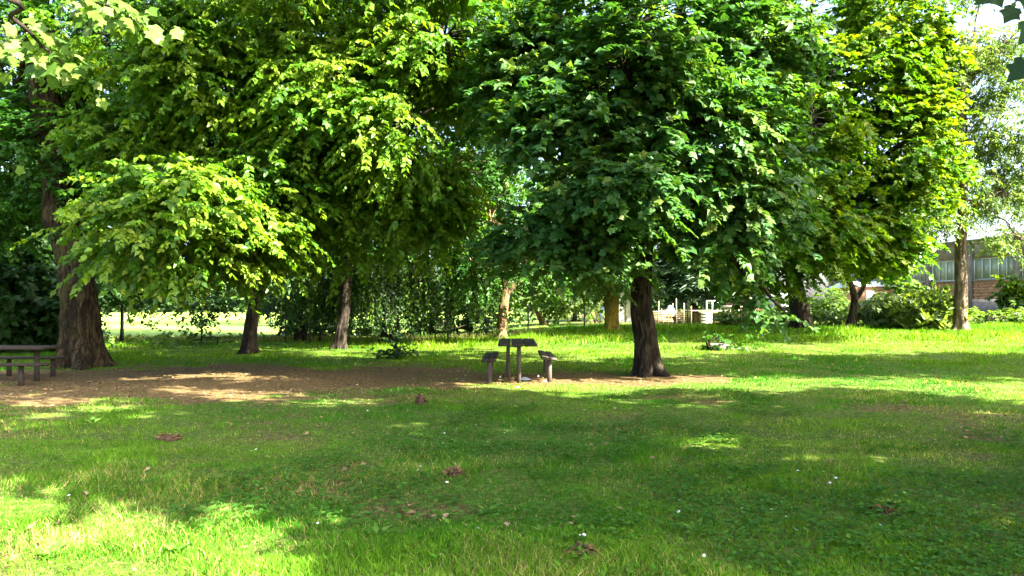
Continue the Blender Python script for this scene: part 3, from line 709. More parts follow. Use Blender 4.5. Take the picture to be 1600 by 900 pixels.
# maple to the left, out of view, whose branch hangs in the top left corner
def corner_branch(label, base, z0, branches, seed, col, hero_n, size):
    r = np.random.default_rng(seed)
    base = Vector((base[0], base[1], gs(*base) - .03))
    root = empty("maple_tree", base, label, "tree")
    mb = MB(); path = spline([base, base + Vector((.05, 0, z0 * .5)), base + Vector((0, .1, z0))], 24)
    tube(mb, path, np.linspace(.2, .12, 24), 20, .1, seed, flare=trunk_flare(24, .4, 4, seed)); mb.build("trunk", M['bark'], root, smooth=True)
    PS, AX, NR, SZ = [], [], [], []
    for (pts, n) in branches:
        cv = spline([path[-1]] + pts, 30)
        lm = MB(); tube(lm, cv, np.linspace(.022, .003, 30), 8, .05, seed); lm.build("limb", M['bark'], root, smooth=True)
        lo = 14
        for k in range(n):
            q = int(r.uniform(lo, 29.9)); p = cv[q]; off = r.normal(0, 1, 3); off[2] = -abs(off[2]) * .3; off = norm(off[None])[0] * r.uniform(.04, .21)
            a = off / np.linalg.norm(off) * .6 + (cv[min(q + 1, 29)] - cv[max(q - 1, 0)]) * 2 + np.array([0, 0, -.55]) + r.normal(0, .2, 3)
            PS.append(p + off); AX.append(a); NR.append(np.array([.25, -.55, .7]) + r.normal(0, .4, 3)); SZ.append(size * r.uniform(.65, 1.2))
            pm = MB()
            tube(lm, np.stack([p, p + off * .6, p + off]), .0018, 3, cap=False)
        me = lm.mesh("limb", True); me.materials.append(M['bark']); root.children[-1].data = me
    PS, AX, NR, SZ = map(np.array, (PS, AX, NR, SZ))
    leaf_objects(root, PS, AX, NR, SZ, 'maple', M['leaf_maple'], col)
    return root
corner_branch("maple whose sunlit lobed leaves hang into the top left corner", (-6.5, 2.2), 3.6,
   [([P(-120, -40, 3.6), P(20, 30, 3.9), P(70, 75, 4.0), P(130, 125, 4.1)], 60), ([P(-50, -90, 3.8), P(110, -10, 4.0), P(190, 15, 4.0), P(225, 40, 4.1)], 84), ([P(-150, 0, 3.7), P(-40, 50, 3.8), P(5, 85, 3.8)], 36), ([P(-140, 200, 4.2), P(-60, 250, 4.2), P(-15, 268, 4.2)], 6)],
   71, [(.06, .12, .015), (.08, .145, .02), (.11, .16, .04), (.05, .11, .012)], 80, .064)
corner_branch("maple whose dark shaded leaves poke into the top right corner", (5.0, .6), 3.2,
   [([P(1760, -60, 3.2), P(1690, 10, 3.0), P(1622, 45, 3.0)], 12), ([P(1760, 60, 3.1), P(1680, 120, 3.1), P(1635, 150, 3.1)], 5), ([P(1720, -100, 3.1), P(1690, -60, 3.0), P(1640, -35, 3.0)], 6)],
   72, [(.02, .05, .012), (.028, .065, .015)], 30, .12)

# far wood behind the crop field
def far_wood():
    r = np.random.default_rng(88); cm = MB()
    n = 26000
    x = r.uniform(-190, 60, n); y = r.uniform(172, 190, n); top = 5.5 + 5 * fbm2(x, y * 0, .05, 8, 3); z = r.uniform(0, 1, n) ** .7 * top
    pos = np.stack([x, y, z], 1)
    V, Fc, k = leaf_arrays(pos, r.normal(0, 1, (n, 3)), np.stack([r.normal(0, .6, n), r.normal(-.6, .5, n), r.uniform(.2, 1, n)], 1), r.uniform(.8, 1.7, n), 'blob')
    cm.add(V, Fc, tints(n, [(.03, .07, .02), (.05, .1, .03), (.08, .13, .04)], k, r))
    tag(cm.build("distant_woods", M['leaf'], tint=True), "hazy band of distant woods beyond the pale crop field", "woods", kind='stuff')
far_wood()

# ------------------------------------------------------------------ grass
def blades(name, d0, d1, dens, h0, h1, w, three, seed, label, wide=1.34, xlim=None):
    r = np.random.default_rng(seed)
    area = .5 * (2 * 800 / F * wide) * (d1 ** 2 - d0 ** 2); n = int(area * dens)
    y = np.sqrt(r.uniform(d0 ** 2, d1 ** 2, n)); x = r.uniform(-1, 1, n) * y * 800 / F * wide
    cl = fbm2(x, y, 2.4, 41, 3); bz = bare(x, y)
    keep = r.uniform(0, 1, n) < np.clip(1.03 - bz * 1.06, 0.015, 1) * np.clip(.40 + 1.6 * (cl - .25), .2, 1)
    if xlim is not None: keep &= (x > xlim[0]) & (x < xlim[1])
    x, y, cl, bz = x[keep], y[keep], cl[keep], bz[keep]; n = len(x)
    z = gsurf(x, y) - .004
    tall = sm(.48, .72, fbm2(x, y, 1.3, 43, 3))
    h = (h0 + (h1 - h0) * tall) * (1 - .5 * sm(-3, -7, x) * (y > 24)) * r.uniform(.55, 1.35, n) * (1 - .45 * bz)
    a = r.uniform(0, 2 * np.pi, n); lean = r.uniform(.2, 1.2, n) * h
    dx, dy = np.cos(a), np.sin(a); ww = w * r.uniform(.7, 1.4, n)
    b2 = r.uniform(0, 2 * np.pi, n); ux, uy = np.cos(b2) * ww / 2, np.sin(b2) * ww / 2
    p = np.stack([x, y, z], 1); u = np.stack([ux, uy, 0 * ux], 1)
    tip = p + np.stack([dx * lean, dy * lean, h], 1)
    dry = fbm2(x, y, .8, 47, 4); yel = fbm2(x, y, .35, 49, 3)
    g1, g2, st = np.array((.024, .125, .005)), np.array((.095, .200, .012)), np.array((.31, .27, .10))
    t = np.clip((yel - .30) / .34 + r.normal(0, .22, n), 0, 1)[:, None]; c = g1 * (1 - t) + g2 * t
    s = (r.uniform(0, 1, n) < np.clip((dry - .49) * 1.4, .03, .34) + bz * .3)[:, None]
    fr = sm(15, 20, y)[:, None]
    c = c * (1 - fr) + (np.array((.030, .125, .004)) * (1 - t) + np.array((.085, .175, .006)) * t) * fr
    s = s & (r.uniform(0, 1, (n, 1)) > fr * .75)
    c = np.where(s, st * r.uniform(.6, 1.1, (n, 1)), c) * r.uniform(.62, 1.38, (n, 1)) * (.76 + .70 * fbm2(x, y, 3.3, 57, 3))[:, None]
    mb = MB()
    if three:
        mid = p + np.stack([dx * lean * .3, dy * lean * .3, h * .62], 1)
        V = np.stack([p - u, p + u, mid - u * .8, mid + u * .8, tip], 1).reshape(-1, 3); k = 5
        F_ = np.arange(n)[:, None, None] * 5 + np.array([(0, 1, 3), (0, 3, 2), (2, 3, 4)])[None]
    else:
        V = np.stack([p - u, p + u, tip], 1).reshape(-1, 3); k = 3
        F_ = np.arange(n)[:, None, None] * 3 + np.array([(0, 1, 2)])[None]
    mb.add(V, F_.reshape(-1, 3), np.repeat(c, k, 0))
    tag(mb.build(name, M['grass'], tint=True), label, "grass", kind='stuff')
blades("grass", 3.2, 5.2, 7600, .024, .066, .0048, True, 1, "close-up short matted lawn grass in the foreground")
blades("grass", 5.2, 8.2, 4600, .026, .066, .0070, False, 2, "short mown lawn just behind the foreground grass")
blades("grass", 8.2, 13, 1600, .024, .058, .0095, False, 6, "short mown lawn in the shade before the bare earth")
blades("grass", 13, 19, 760, .028, .07, .015, False, 3, "lawn around the bare earth, table and maple")
blades("grass", 19, 26, 320, .04, .11, .022, False, 4, "lawn stretch behind the maple trunk")
blades("grass", 26, 40, 165, .09, .25, .035, False, 5, "longer sunlit grass along the back of the lawn")

def groundcover():
    r = np.random.default_rng(17); n = 60000
    y = np.sqrt(r.uniform(3.3 ** 2, 13 ** 2, n)); x = r.uniform(-1, 1, n) * y * .82
    c = fbm2(x, y, .55, 53, 3) * .8 + fbm2(x, y, 2.2, 54, 2) * .35 + .10 * sm(-1, 1.5, x) * sm(7.5, 5, y)
    keep = (c > .66) & (r.uniform(0, 1, n) < sm(.66, .80, c) + .1) & (r.uniform(0, 1, n) < 1.05 - bare(x, y))
    x, y = x[keep], y[keep]; n = len(x); n_ = n * 3
    xx = np.repeat(x, 3); yy = np.repeat(y, 3); a = np.tile(np.array([0, 2.1, 4.2]), n) + np.repeat(r.uniform(0, 6.3, n), 3)
    hh = np.repeat(r.uniform(.025, .075, n), 3)
    ax = np.stack([np.cos(a), np.sin(a), r.uniform(-.1, .35, n_)], 1)
    pos = np.stack([xx, yy, gsurf(xx, yy) + hh], 1)
    V, Fc, k = leaf_arrays(pos, ax, np.stack([r.normal(0, .3, n_), r.normal(0, .3, n_), np.ones(n_)], 1), np.repeat(r.uniform(.016, .036, n), 3), 'blob')
    mb = MB(); mb.add(V, Fc, tints(n_, [(.026, .09, .012), (.045, .13, .015), (.07, .165, .02)], k, r))
    tag(mb.build("ground_cover", M['grass'], tint=True), "clover and small weeds growing through the lawn", "clover", kind='stuff')
groundcover()

def broadleaf():
    r = np.random.default_rng(27); n = 9000
    y = np.sqrt(r.uniform(3.3 ** 2, 9 ** 2, n)); x = r.uniform(-1, 1, n) * y * .82
    c = fbm2(x, y, .8, 63, 3) + .12 * sm(-.5, 1.5, x) * sm(6.5, 4.5, y)
    keep = (c > .56) & (x > -1.8 + r.normal(0, .6, n)) & (r.uniform(0, 1, n) < .45); x, y = x[keep], y[keep]; n = len(x); m_ = 4; n_ = n * m_
    xx, yy = np.repeat(x, m_), np.repeat(y, m_); a = r.uniform(0, 6.3, n_)
    pos = np.stack([xx + .01 * np.cos(a), yy + .01 * np.sin(a), gsurf(xx, yy) + r.uniform(.012, .035, n_)], 1)
    V, Fc, k = leaf_arrays(pos, np.stack([np.cos(a), np.sin(a), r.uniform(0, .9, n_)], 1), np.stack([-np.cos(a) * .4, -np.sin(a) * .4, np.ones(n_)], 1) + r.normal(0, .3, (n_, 3)), r.uniform(.025, .055, n_), 'oval')
    mb = MB(); mb.add(V, Fc, tints(n_, [(.025, .10, .008), (.05, .15, .012), (.09, .19, .015)], k, r, np.repeat(np.arange(n), m_)))
    tag(mb.build("broadleaf_weeds", M['grass'], tint=True), "plantain and other broad-leaved weeds between the grass", "weeds", kind='stuff')
broadleaf()

def litter():
    r = np.random.default_rng(18); n = 16000
    y = r.uniform(3.6, 21, n); x = r.uniform(-1, 1, n) * y * .8
    keep = r.uniform(0, 1, n) < bare(x, y) * .9 * np.clip(2.2 * fbm2(x, y, .9, 71, 3) - .55, .1, 1) + .010
    x, y = x[keep], y[keep]; n = len(x)
    pos = np.stack([x, y, gsurf(x, y) + .012 + .02 * (bare(x, y) < .3)], 1)
    a = r.uniform(0, 6.3, n)
    V, Fc, k = leaf_arrays(pos, np.stack([np.cos(a), np.sin(a), r.normal(0, .25, n)], 1), np.stack([r.normal(0, .35, n), r.normal(0, .35, n), np.ones(n)], 1), r.uniform(.03, .085, n), 'oval')
    mb = MB(); mb.add(V, Fc, tints(n, [(.06, .035, .02), (.16, .10, .05), (.30, .22, .12), (.22, .12, .05)], k, r))
    tag(mb.build("leaf_litter", M['dead_leaf'], tint=True), "fallen dry leaves scattered over the bare earth", "dead leaves", kind='stuff')
litter()

def stubble():
    r = np.random.default_rng(19); n = 5000
    x = r.uniform(-26, 1.5, n); y = 33.2 + r.normal(0, .5, n) + .02 * np.abs(x)
    h = r.uniform(.08, .32, n); p = np.stack([x, y, ground_z(x, y)], 1); u = np.stack([np.full(n, .02), 0 * x, 0 * x], 1)
    tip = p + np.stack([r.normal(0, .12, n), r.normal(0, .1, n), h], 1)
    mb = MB(); mb.add(np.stack([p - u, p + u, tip], 1).reshape(-1, 3), (np.arange(n)[:, None] * 3 + np.arange(3)[None]), tints(n, [(.06, .11, .025), (.16, .16, .05), (.34, .29, .12)], 3, r))
    tag(mb.build("crop_stubble", M['grass'], tint=True), "dry stubble and weeds along the near edge of the crop field", "stubble", kind='stuff')
stubble()

# ------------------------------------------------------------------ picnic furniture
def post(name, mat, root, x, y, top, r_=.05, seed=0, lean=0.0):
    mb = MB(); z0 = gs(x, y) - .05
    tube(mb, [(x, y, z0), (x + lean * .5, y, (z0 + top) / 2), (x + lean, y, top)], [r_ * 1.05, r_, r_ * .95], 12, .06, seed)
    return mb.build(name, mat, root, smooth=False)

def plank_top(name, root, x0, x1, y0, y1, z, th, n, along, mat, tilt=0.0):
    for k in range(n):
        mb = MB(); g = .012
        if along == 'y':
            w = (x1 - x0) / n; cx = x0 + w * (k + .5)
            box(mb, (cx, (y0 + y1) / 2 + rng.uniform(-.02, .02), z - th / 2 + rng.uniform(-.004, .004) + (cx - (x0 + x1) / 2) * math.tan(tilt)), (w - .008, y1 - y0, th), ry=-tilt, bev=.012, jit=.002)
        else:
            w = (y1 - y0) / n; cy_ = y0 + w * (k + .5)
            box(mb, ((x0 + x1) / 2 + rng.uniform(-.02, .02), cy_, z - th / 2 + rng.uniform(-.004, .004)), (x1 - x0, w - g, th), bev=.012, jit=.003)
        mb.build(name, mat, root)

n_ = G(811, 598); f_ = G(794, 591)
tb = empty("picnic_table", (n_.x - .05, 15.6, 0), "wooden picnic table on two posts between the two post benches, left of the maple trunk", "picnic table")
plank_top("plank", tb, -.28, .50, 14.35, 16.9, .78, .05, 3, 'y', M['wood_dark'])
for k, (p_, r_) in enumerate(((n_, .043), (f_, .043))): post("leg", M['wood_grey'], tb, p_.x, p_.y + .1, .727, r_, 3 + k)
mb = MB(); tube(mb, [(-.15, 15.0, .725), (.1, 15.05, .685), (.35, 15.0, .725)], .012, 6); mb.build("bracket", M['post_metal'], tb)
def bench(px, py, label, seed, tilt, streak):
    g_ = G(px, py)
    x_ = g_.x
    bt = empty("post_bench", (x_, g_.y + .6, 0), label, "bench", "benches at the middle picnic table")
    plank_top("plank", bt, x_ - .16, x_ + .15, g_.y - .08, g_.y + 2.2, .49, .05, 2, 'y', M['wood_grey'] if streak else M['wood_dark'], tilt)
    post("leg", M['wood_grey'], bt, x_, g_.y + .12, .442, .05, seed); post("leg", M['wood_grey'], bt, x_, g_.y + 1.9, .442, .05, seed + 4)
bench(764, 600, "weathered plank bench on posts to the left of the middle picnic table", 1, math.radians(6), False)
bench(859, 597, "weathered plank bench with pale streaks to the right of the middle picnic table", 2, math.radians(-6), True)

# left table seen from its long side
def left_set():
    y0 = 14.6
    t = empty("picnic_table", (-9.3, y0 + .5, 0), "dark picnic table in deep shade at the foot of the massive mossy tree", "picnic table")
    plank_top("plank", t, -11.4, -9.30, y0, y0 + .75, .71, .06, 3, 'x', M['wood_dark'])
    for x_ in (-10.9, -9.62): post("leg", M['wood_dark'], t, x_, y0 + .3, .648, .05, 7)
    b_ = empty("post_bench", (-9.4, y0 - .55, 0), "plank bench on posts in front of the dark picnic table", "bench", "benches at the shaded picnic table")
    plank_top("plank", b_, -11.4, -8.92, y0 - .72, y0 - .42, .43, .05, 2, 'x', M['wood_dark'])
    for x_ in (-10.7, -9.36): post("leg", M['wood_dark'], b_, x_, y0 - .57, .378, .05, 9)
    c_ = empty("post_bench", (-9.4, y0 + 1.3, 0), "plank bench behind the dark picnic table, against the mossy trunk", "bench", "benches at the shaded picnic table")
    plank_top("plank", c_, -11.4, -9.75, y0 + 1.2, y0 + 1.5, .43, .05, 2, 'x', M['wood_dark'])
    for x_ in (-10.9, -9.95): post("leg", M['wood_dark'], c_, x_, y0 + 1.35, .378, .05, 11)
left_set()

# ------------------------------------------------------------------ small things on the lawn
def clod(px, py, w, h, label, seed, leaves=True):
    g_ = G(px, py); r = np.random.default_rng(seed); k = g_.y / F
    c = Vector((g_.x, g_.y, gs(g_.x, g_.y)))
    root = empty("dead_leaf_clump", c, label, "dead leaves", "withered clumps lying on the lawn")
    n, mth = 14, 7; R = w * k / 2; v = []
    for a in range(mth):
        ph = a / (mth - 1) * math.pi / 2
        for q in range(n):
            th = q / n * 2 * math.pi
            rr_ = math.cos(ph) * R * (1 + .45 * (r.uniform() - .5)); v.append((c.x + rr_ * math.cos(th), c.y + rr_ * .8 * math.sin(th), c.z - .01 + math.sin(ph) * h * k * (1 + .5 * (r.uniform() - .5))))
    i_ = np.arange(mth - 1)[:, None] * n; j_ = np.arange(n)[None]; j2 = (j_ + 1) % n
    mb = MB(); mb.add(np.array(v), np.stack([i_ + j_, i_ + j2, i_ + n + j2, i_ + n + j_], -1).reshape(-1, 4)); mb.build("soil_lump", M['clod'], root)
    nl = 60
    a = r.uniform(0, 6.3, nl); q = r.uniform(.2, 1.15, nl)
    pos = np.stack([c.x + np.cos(a) * q * R, c.y + np.sin(a) * q * R * .8, c.z + h * k * (1.15 - q * .9) * r.uniform(.6, 1.2, nl) + .01], 1)
    V, Fc, kk = leaf_arrays(pos, np.stack([np.cos(a), np.sin(a), r.normal(.1, .4, nl)], 1), np.stack([r.normal(0, .5, nl), r.normal(0, .5, nl), np.ones(nl)], 1), r.uniform(.03, .065, nl), 'ovate')
    mb = MB(); mb.add(V, Fc, tints(nl, [(.05, .025, .012), (.12, .06, .025), (.26, .15, .06)], kk, r)); tag(mb.build("dead_leaves", M['dead_leaf'], root, tint=True), kind='stuff')
clod(262, 689, 36, 9, "flat brown withered leaf clump on the shaded grass at the left", 1)
clod(710, 742, 30, 9, "small brown withered leaf clump in the middle of the near grass", 2)
clod(657, 634, 16, 16, "dark upright withered clump at the edge of the bare earth, near the bench", 3)
clod(915, 864, 44, 9, "reddish brown dead leaf scrap lying low in the front grass", 4)
clod(1382, 806, 26, 8, "dark brown withered scrap in the shaded grass at the right", 5)

def rosette(px, py, n, size, label, seed, cols=((.06, .15, .02), (.09, .18, .03)), upright=.7):
    g_ = G(px, py); r = np.random.default_rng(seed)
    c = Vector((g_.x, g_.y, gs(g_.x, g_.y)))
    root = empty("dandelion", c, label, "weed", "broad-leaved weeds in the lawn")
    a = np.linspace(0, 6.28, n, endpoint=False) + r.uniform(-.3, .3, n)
    ax = np.stack([np.cos(a), np.sin(a), r.uniform(.3, 1.3, n) * upright], 1)
    pos = np.tile(np.array(c), (n, 1)) + ax * .01
    leaf_objects(root, pos, ax, np.stack([-np.cos(a) * .5, -np.sin(a) * .5, np.ones(n)], 1), size * r.uniform(.7, 1.2, n), 'narrow', M['grass'], [tuple(q) for q in cols])
for k, (px, py, n, s, lab) in enumerate([
    (318, 806, 8, .16, "lit dandelion rosette at the right edge of the bright sun patch"),
    (880, 775, 5, .12, "upright pale dock leaf in the shaded middle grass"),
    (695, 808, 7, .10, "small dandelion rosette below the withered clump in the middle"),
    (762, 800, 6, .10, "dandelion with two raised leaves right of the middle rosette"),
    (848, 832, 6, .10, "bright single-leaf weed near the front centre"),
    (590, 836, 7, .11, "flat dandelion rosette near the front, left of centre"),
    (275, 866, 6, .10, "weed with tall yellow-green leaf in the lower left dry patch"),
    (1085, 834, 8, .12, "round-leaved weed in the clover at the front right"),
    (1200, 792, 6, .10, "pale weed leaf on the shaded grass at the right"),
    (920, 690, 5, .10, "reddish tipped weed far back in the middle grass"),
    (145, 663, 6, .14, "yellow-green weed on the sunny strip at the left"),
    (75, 868, 8, .12, "dark green weed at the lower edge of the bright patch")]):
    rosette(px, py, n, s, lab, 200 + k)

def daisies():
    r = np.random.default_rng(33); tv = []; 
    mb = MB(); n = 9
    for k in range(n):
        a = k / n * 2 * math.pi; a1, a2 = a - .28, a + .28
        mb.add([(0, 0, 0), (math.cos(a1), math.sin(a1), .25), (math.cos(a) * 1.15, math.sin(a) * 1.15, .3), (math.cos(a2), math.sin(a2), .25)], [(0, 1, 2, 3)], (.8, .8, .78))
    mb.add([(.35 * math.cos(q), .35 * math.sin(q), .18) for q in np.linspace(0, 6.28, 6, endpoint=False)] + [(0, 0, .4)], [(k, (k + 1) % 6, 6) for k in range(6)], (.5, .38, .03))
    mb.add([(-.08, 0, 0), (.08, 0, 0), (0, .1, 0), (0, 0, -3.2)], [(0, 1, 3), (1, 2, 3), (2, 0, 3)], (.05, .12, .03))
    me = mb.mesh("daisy", tint=True); me.materials.append(M['petal'])
    spots = [(r.uniform(480, 1560), r.uniform(628, 880)) for _ in range(40)] + [(r.uniform(690, 800), r.uniform(660, 700)) for _ in range(12)] + [(108, 784), (305, 764), (384, 862), (452, 780), (400, 708), (392, 710)]
    for px, py in spots:
        g_ = G(px, py); o = bpy.data.objects.new("daisy", me); scene.collection.objects.link(o)
        o.location = (g_.x, g_.y, gs(g_.x, g_.y) + .04); s = r.uniform(.008, .013); o.scale = (s, s, s); o.rotation_euler = (r.normal(0, .35), r.normal(0, .35), r.uniform(0, 6))
        tag(o, "tiny white flower head standing in the shaded lawn", "flower", "white flower heads dotted over the lawn")
daisies()

# litter under the table
def scrap(px, py, w, d_, h, label, seed, mat='plastic'):
    g_ = G(px, py); k = g_.y / F; r = np.random.default_rng(seed); c = (g_.x, g_.y, gs(g_.x, g_.y))
    n = 9; xs = np.linspace(-.5, .5, n); X_, Y_ = np.meshgrid(xs, xs)
    Z_ = (noise3(np.stack([X_.ravel() * 5, Y_.ravel() * 5, np.full(n * n, seed)], 1), seed).reshape(n, n) * (1 - np.maximum(abs(X_), abs(Y_)) * 1.6)).clip(0) * h + .012
    ed = 1 + (noise3(np.stack([np.arctan2(Y_, X_).ravel() * 1.3, X_.ravel() * 0, X_.ravel() * 0], 1), seed + 2).reshape(n, n) - .5) * .5
    mb = MB(); i_ = np.arange(n - 1)[:, None] * n; j_ = np.arange(n - 1)[None]
    mb.add(np.stack([c[0] + X_ * ed * w * k, c[1] + Y_ * ed * d_, c[2] + Z_ ], -1).reshape(-1, 3), np.stack([i_ + j_, i_ + j_ + 1, i_ + n + j_ + 1, i_ + n + j_], -1).reshape(-1, 4))
    o = mb.build("litter_scrap", M[mat], smooth=True); tag(o, label, "litter", "litter under the picnic table")
scrap(821, 594, 17, .28, .10, "crumpled white plastic bag beside the near table leg", 1)
scrap(782, 591, 4, .07, .05, "white paper scrap between the left bench and the table", 2)
scrap(851, 597, 5, .07, .04, "white scrap at the foot of the right bench post", 3)
scrap(841, 589, 3, .06, .06, "small white scrap right of the plastic bag", 4)
scrap(809, 606, 4, .05, .03, "white scrap on the grass edge in front of the table", 5)

# stone block with slab on the far lawn
g_ = G(1124, 548)
mb = MB(); box(mb, (g_.x, g_.y + .2, g_.z + .11), (.62, .42, .24), bev=.04, jit=.012); tag(mb.build("stone_block", M['stone']), "rough grey stone block lying on the lawn right of the maple trunk", "stone block")
g_ = G(1154, 548)
mb = MB(); box(mb, (g_.x, g_.y + .2, g_.z + .05), (.55, .4, .07), bev=.02, jit=.008, rz=.15); tag(mb.build("stone_slab", M['stone']), "flat pale slab beside the stone block on the lawn", "stone slab")
shrub("small weeds growing around the stone block on the lawn", 1108, 548, [(1108, 541, 0, 10, 5, 8), (1148, 541, .3, 14, 4, 8)], seed=40, cols='deep', size=.12, L=.2, name="weed_clump", cat="weed")

# ------------------------------------------------------------------ fences
def wire_fence(label, posts, hgt, seed):
    pts = [Vector(p) for p in posts]
    root = empty("wire_fence", pts[0], label, "fence")
    for p in pts:
        mb = MB(); z0 = gs(p.x, p.y)
        tube(mb, [(p.x, p.y, z0 - .1), (p.x + .01, p.y, z0 + hgt)], .035, 8); mb.build("fence_post", M['post_metal'], root)
    for zz in (.25, .6, .95, 1.25):
        mb = MB(); tube(mb, [(p.x, p.y - .037, gs(p.x, p.y) + zz * hgt / 1.35) for p in pts], .003, 4); mb.build("wire", M['post_metal'], root)
wire_fence("thin wire fence along the crop field on the left", [P(px, 0, 30.5) for px in (60, 192, 315, 446, 484, 545, 700)], 1.3, 1)
wire_fence("thin wire fence in front of the timber yard", [P(825, 0, 35.5), P(913, 0, 37), P(1000, 0, 37.5), P(1074, 0, 38), P(1146, 0, 38), P(1225, 0, 38)], 1.3, 2)

# ------------------------------------------------------------------ timber yard
def ymesh(name, label, cat, fn, mat, group=None, base=None):
    mb = MB(); fn(mb); o = mb.build(name, M[mat]); return tag(o, label, cat, group)
YG = .5
def ypt(px, py, d): return P(px, py, d)
r = np.random.default_rng(5)
for k in range(15):                 # poles leaning together
    px0 = 906 + k * 3.1; d = 47 + r.uniform(-.4, .4); x0 = (px0 - 800) / F * d
    mb = MB(); tube(mb, [(x0 + r.uniform(.1, .5), d, YG - .05), (x0 - r.uniform(.2, .9), d + .4, 2.7 + r.uniform(-.3, .5))], [.05, .035], 7)
    tag(mb.build("wooden_pole", M['wood_brown']), "brown wooden pole leaning in the stack left of the yellow-lichened trunk", "pole", "poles leaning together in the yard")
def tent():
    a, b_ = (945 - 800) / F * 50, (1012 - 800) / F * 50
    root = empty("tarp_tent", ((a + b_) / 2, 51, YG), "white ridge tent of tarpaulin behind the lichened trunk", "tent")
    rz = 2.3; mb = MB()
    for (y_) in (50, 53.5): pass
    n = 7; v = []
    for q in range(n):
        y_ = 50 + q * .6; s = .06 * math.sin(q * 2.1)
        v += [(a, y_, YG), (a + .15, y_, YG + 1.0 + s), ((a + b_) / 2, y_, YG + rz - abs(s)), (b_ - .15, y_, YG + 1.0 - s), (b_, y_, YG)]
    f_ = [(q * 5 + k, q * 5 + k + 1, q * 5 + 5 + k + 1, q * 5 + 5 + k) for q in range(n - 1) for k in range(4)]
    mb.add(v, f_); mb.f.append(np.array([(0, 1, 2, 3, 4)])); mb.build("tarp", M['tarp'], root)
    for x_ in (a, (a + b_) / 2, b_):
        mb = MB(); tube(mb, [(x_, 49.95, YG - .1), (x_, 49.95, YG + (rz + .1 if x_ not in (a, b_) else 1.0))], .035, 6); mb.build("tent_pole", M['wood_pale'], root)
tent()
def tarp_heap():
    c = ypt(1046, 478, 46); n = 13; xs = np.linspace(-1, 1, n); X_, Y_ = np.meshgrid(xs, xs)
    hz = np.clip(1 - np.maximum(abs(X_), abs(Y_)), 0, 1) ** .9 * .55 * (1 + .8 * np.sin(X_ * 2.2 + Y_)) + (noise3(np.stack([X_.ravel() * 3, Y_.ravel() * 3, X_.ravel() * 0], 1), 9).reshape(n, n) - .5) * .42 + X_ * -.30
    mb = MB(); i_ = np.arange(n - 1)[:, None] * n; j_ = np.arange(n - 1)[None]
    mb.add(np.stack([c.x + X_ * .75, c.y + Y_ * .6, .95 + hz], -1).reshape(-1, 3), np.stack([i_ + j_, i_ + j_ + 1, i_ + n + j_ + 1, i_ + n + j_], -1).reshape(-1, 4))
    tag(mb.build("tarp_heap", M['tarp'], smooth=True), "white tarpaulin thrown over a heap right of the maple trunk", "tarpaulin")
    mb = MB(); box(mb, (c.x, c.y, .75), (1.3, 1.0, .62), bev=.03); tag(mb.build("timber_stack", M['wood_brown']), "brown stack of boards under the white tarpaulin", "timber")
tarp_heap()
lum = [(1030, 488, 1.9, .35, .12), (1040, 495, 1.6, .3, -.1), (1052, 490, 1.4, .4, .3), (1066, 497, 1.5, .25, 0), (1072, 488, 1.2, .3, .2), (1036, 502, 1.4, .2, .05), (1060, 503, 1.7, .18, -.05)]
labs = ["pale boards stacked right beside the maple trunk", "low pale board pile below the tarpaulin", "crooked pale board pile at the yard front", "flat pale boards left of the white crates", "short plank pile behind the fence post", "thin boards lying on the ground by the maple", "long thin boards lying along the yard edge"]
for (px, py, w, h, rz), lab in zip(lum, labs):
    c = ypt(px, py, 43.5 + (px % 7) * .3); root = empty("board_pile", (c.x, c.y, YG), lab, "timber", "board piles in the yard"); nb_ = max(2, int(h / .09))
    zt = c.z; z_ = YG
    for q in range(int((zt - YG) / .11) + 1):
        mb = MB(); box(mb, (c.x + r.uniform(-.08, .08), c.y + r.uniform(-.05, .05), YG + .055 + q * .11), (w * r.uniform(.8, 1), .5, .085), rz=rz + r.uniform(-.08, .08)); mb.build("board", M['wood_pale'], root)
stakes = [(1028, 505, 470, .05), (1043, 505, 478, .12), (1057, 505, 466, -.02), (1068, 505, 473, .03), (1036, 505, 482, -.1), (1080, 500, 478, 0), (1046, 505, 474, .2)]
for px, pb, pt, ln_ in stakes:
    a, b_ = ypt(px, pb, 42.5), ypt(px, pt, 42.5); mb = MB(); tube(mb, [(a.x, a.y, YG - .05), (b_.x + ln_, b_.y, b_.z)], .035, 6)
    tag(mb.build("timber_stake", M['wood_pale']), "pale timber stake standing upright in the lumber beside the maple trunk", "stake", "upright stakes in the lumber")
# white crates with a board top
def crate(px0, px1, pt, d, label, mat, seed):
    a, b_ = ypt(px0, pt, d), ypt(px1, pt, d); w = b_.x - a.x; h = a.z - YG
    root = empty("wooden_crate", ((a.x + b_.x) / 2, d, YG), label, "crate")
    nb_ = 4
    for q in range(nb_):
        mb = MB(); box(mb, ((a.x + b_.x) / 2, d - .02, YG + h * (q + .5) / nb_), (w, .05, h / nb_ - .02)); mb.build("slat", M[mat], root)
    mb = MB(); box(mb, ((a.x + b_.x) / 2, d + .53, YG + h / 2), (w - .06, 1.0, h - .02)); mb.build("crate_body", M['wood_pale'], root)
crate(1086, 1094, 489, 43, "narrow weathered crate end left of the white crate", 'wood_pale', 1)
crate(1095, 1113, 488, 42.5, "white wooden crate in the middle of the yard", 'white_board', 2)
crate(1116, 1131, 489, 43, "pale crate to the right of the white crate", 'wood_pale', 3)
a, b_ = ypt(1074, 487, 42.9), ypt(1134, 487, 42.9)
mb = MB(); box(mb, ((a.x + b_.x) / 2, 43.2, a.z + .05), (b_.x - a.x, 1.3, .07), bev=.01); tag(mb.build("table_board", M['white_board']), "long white board laid across the crates", "board")
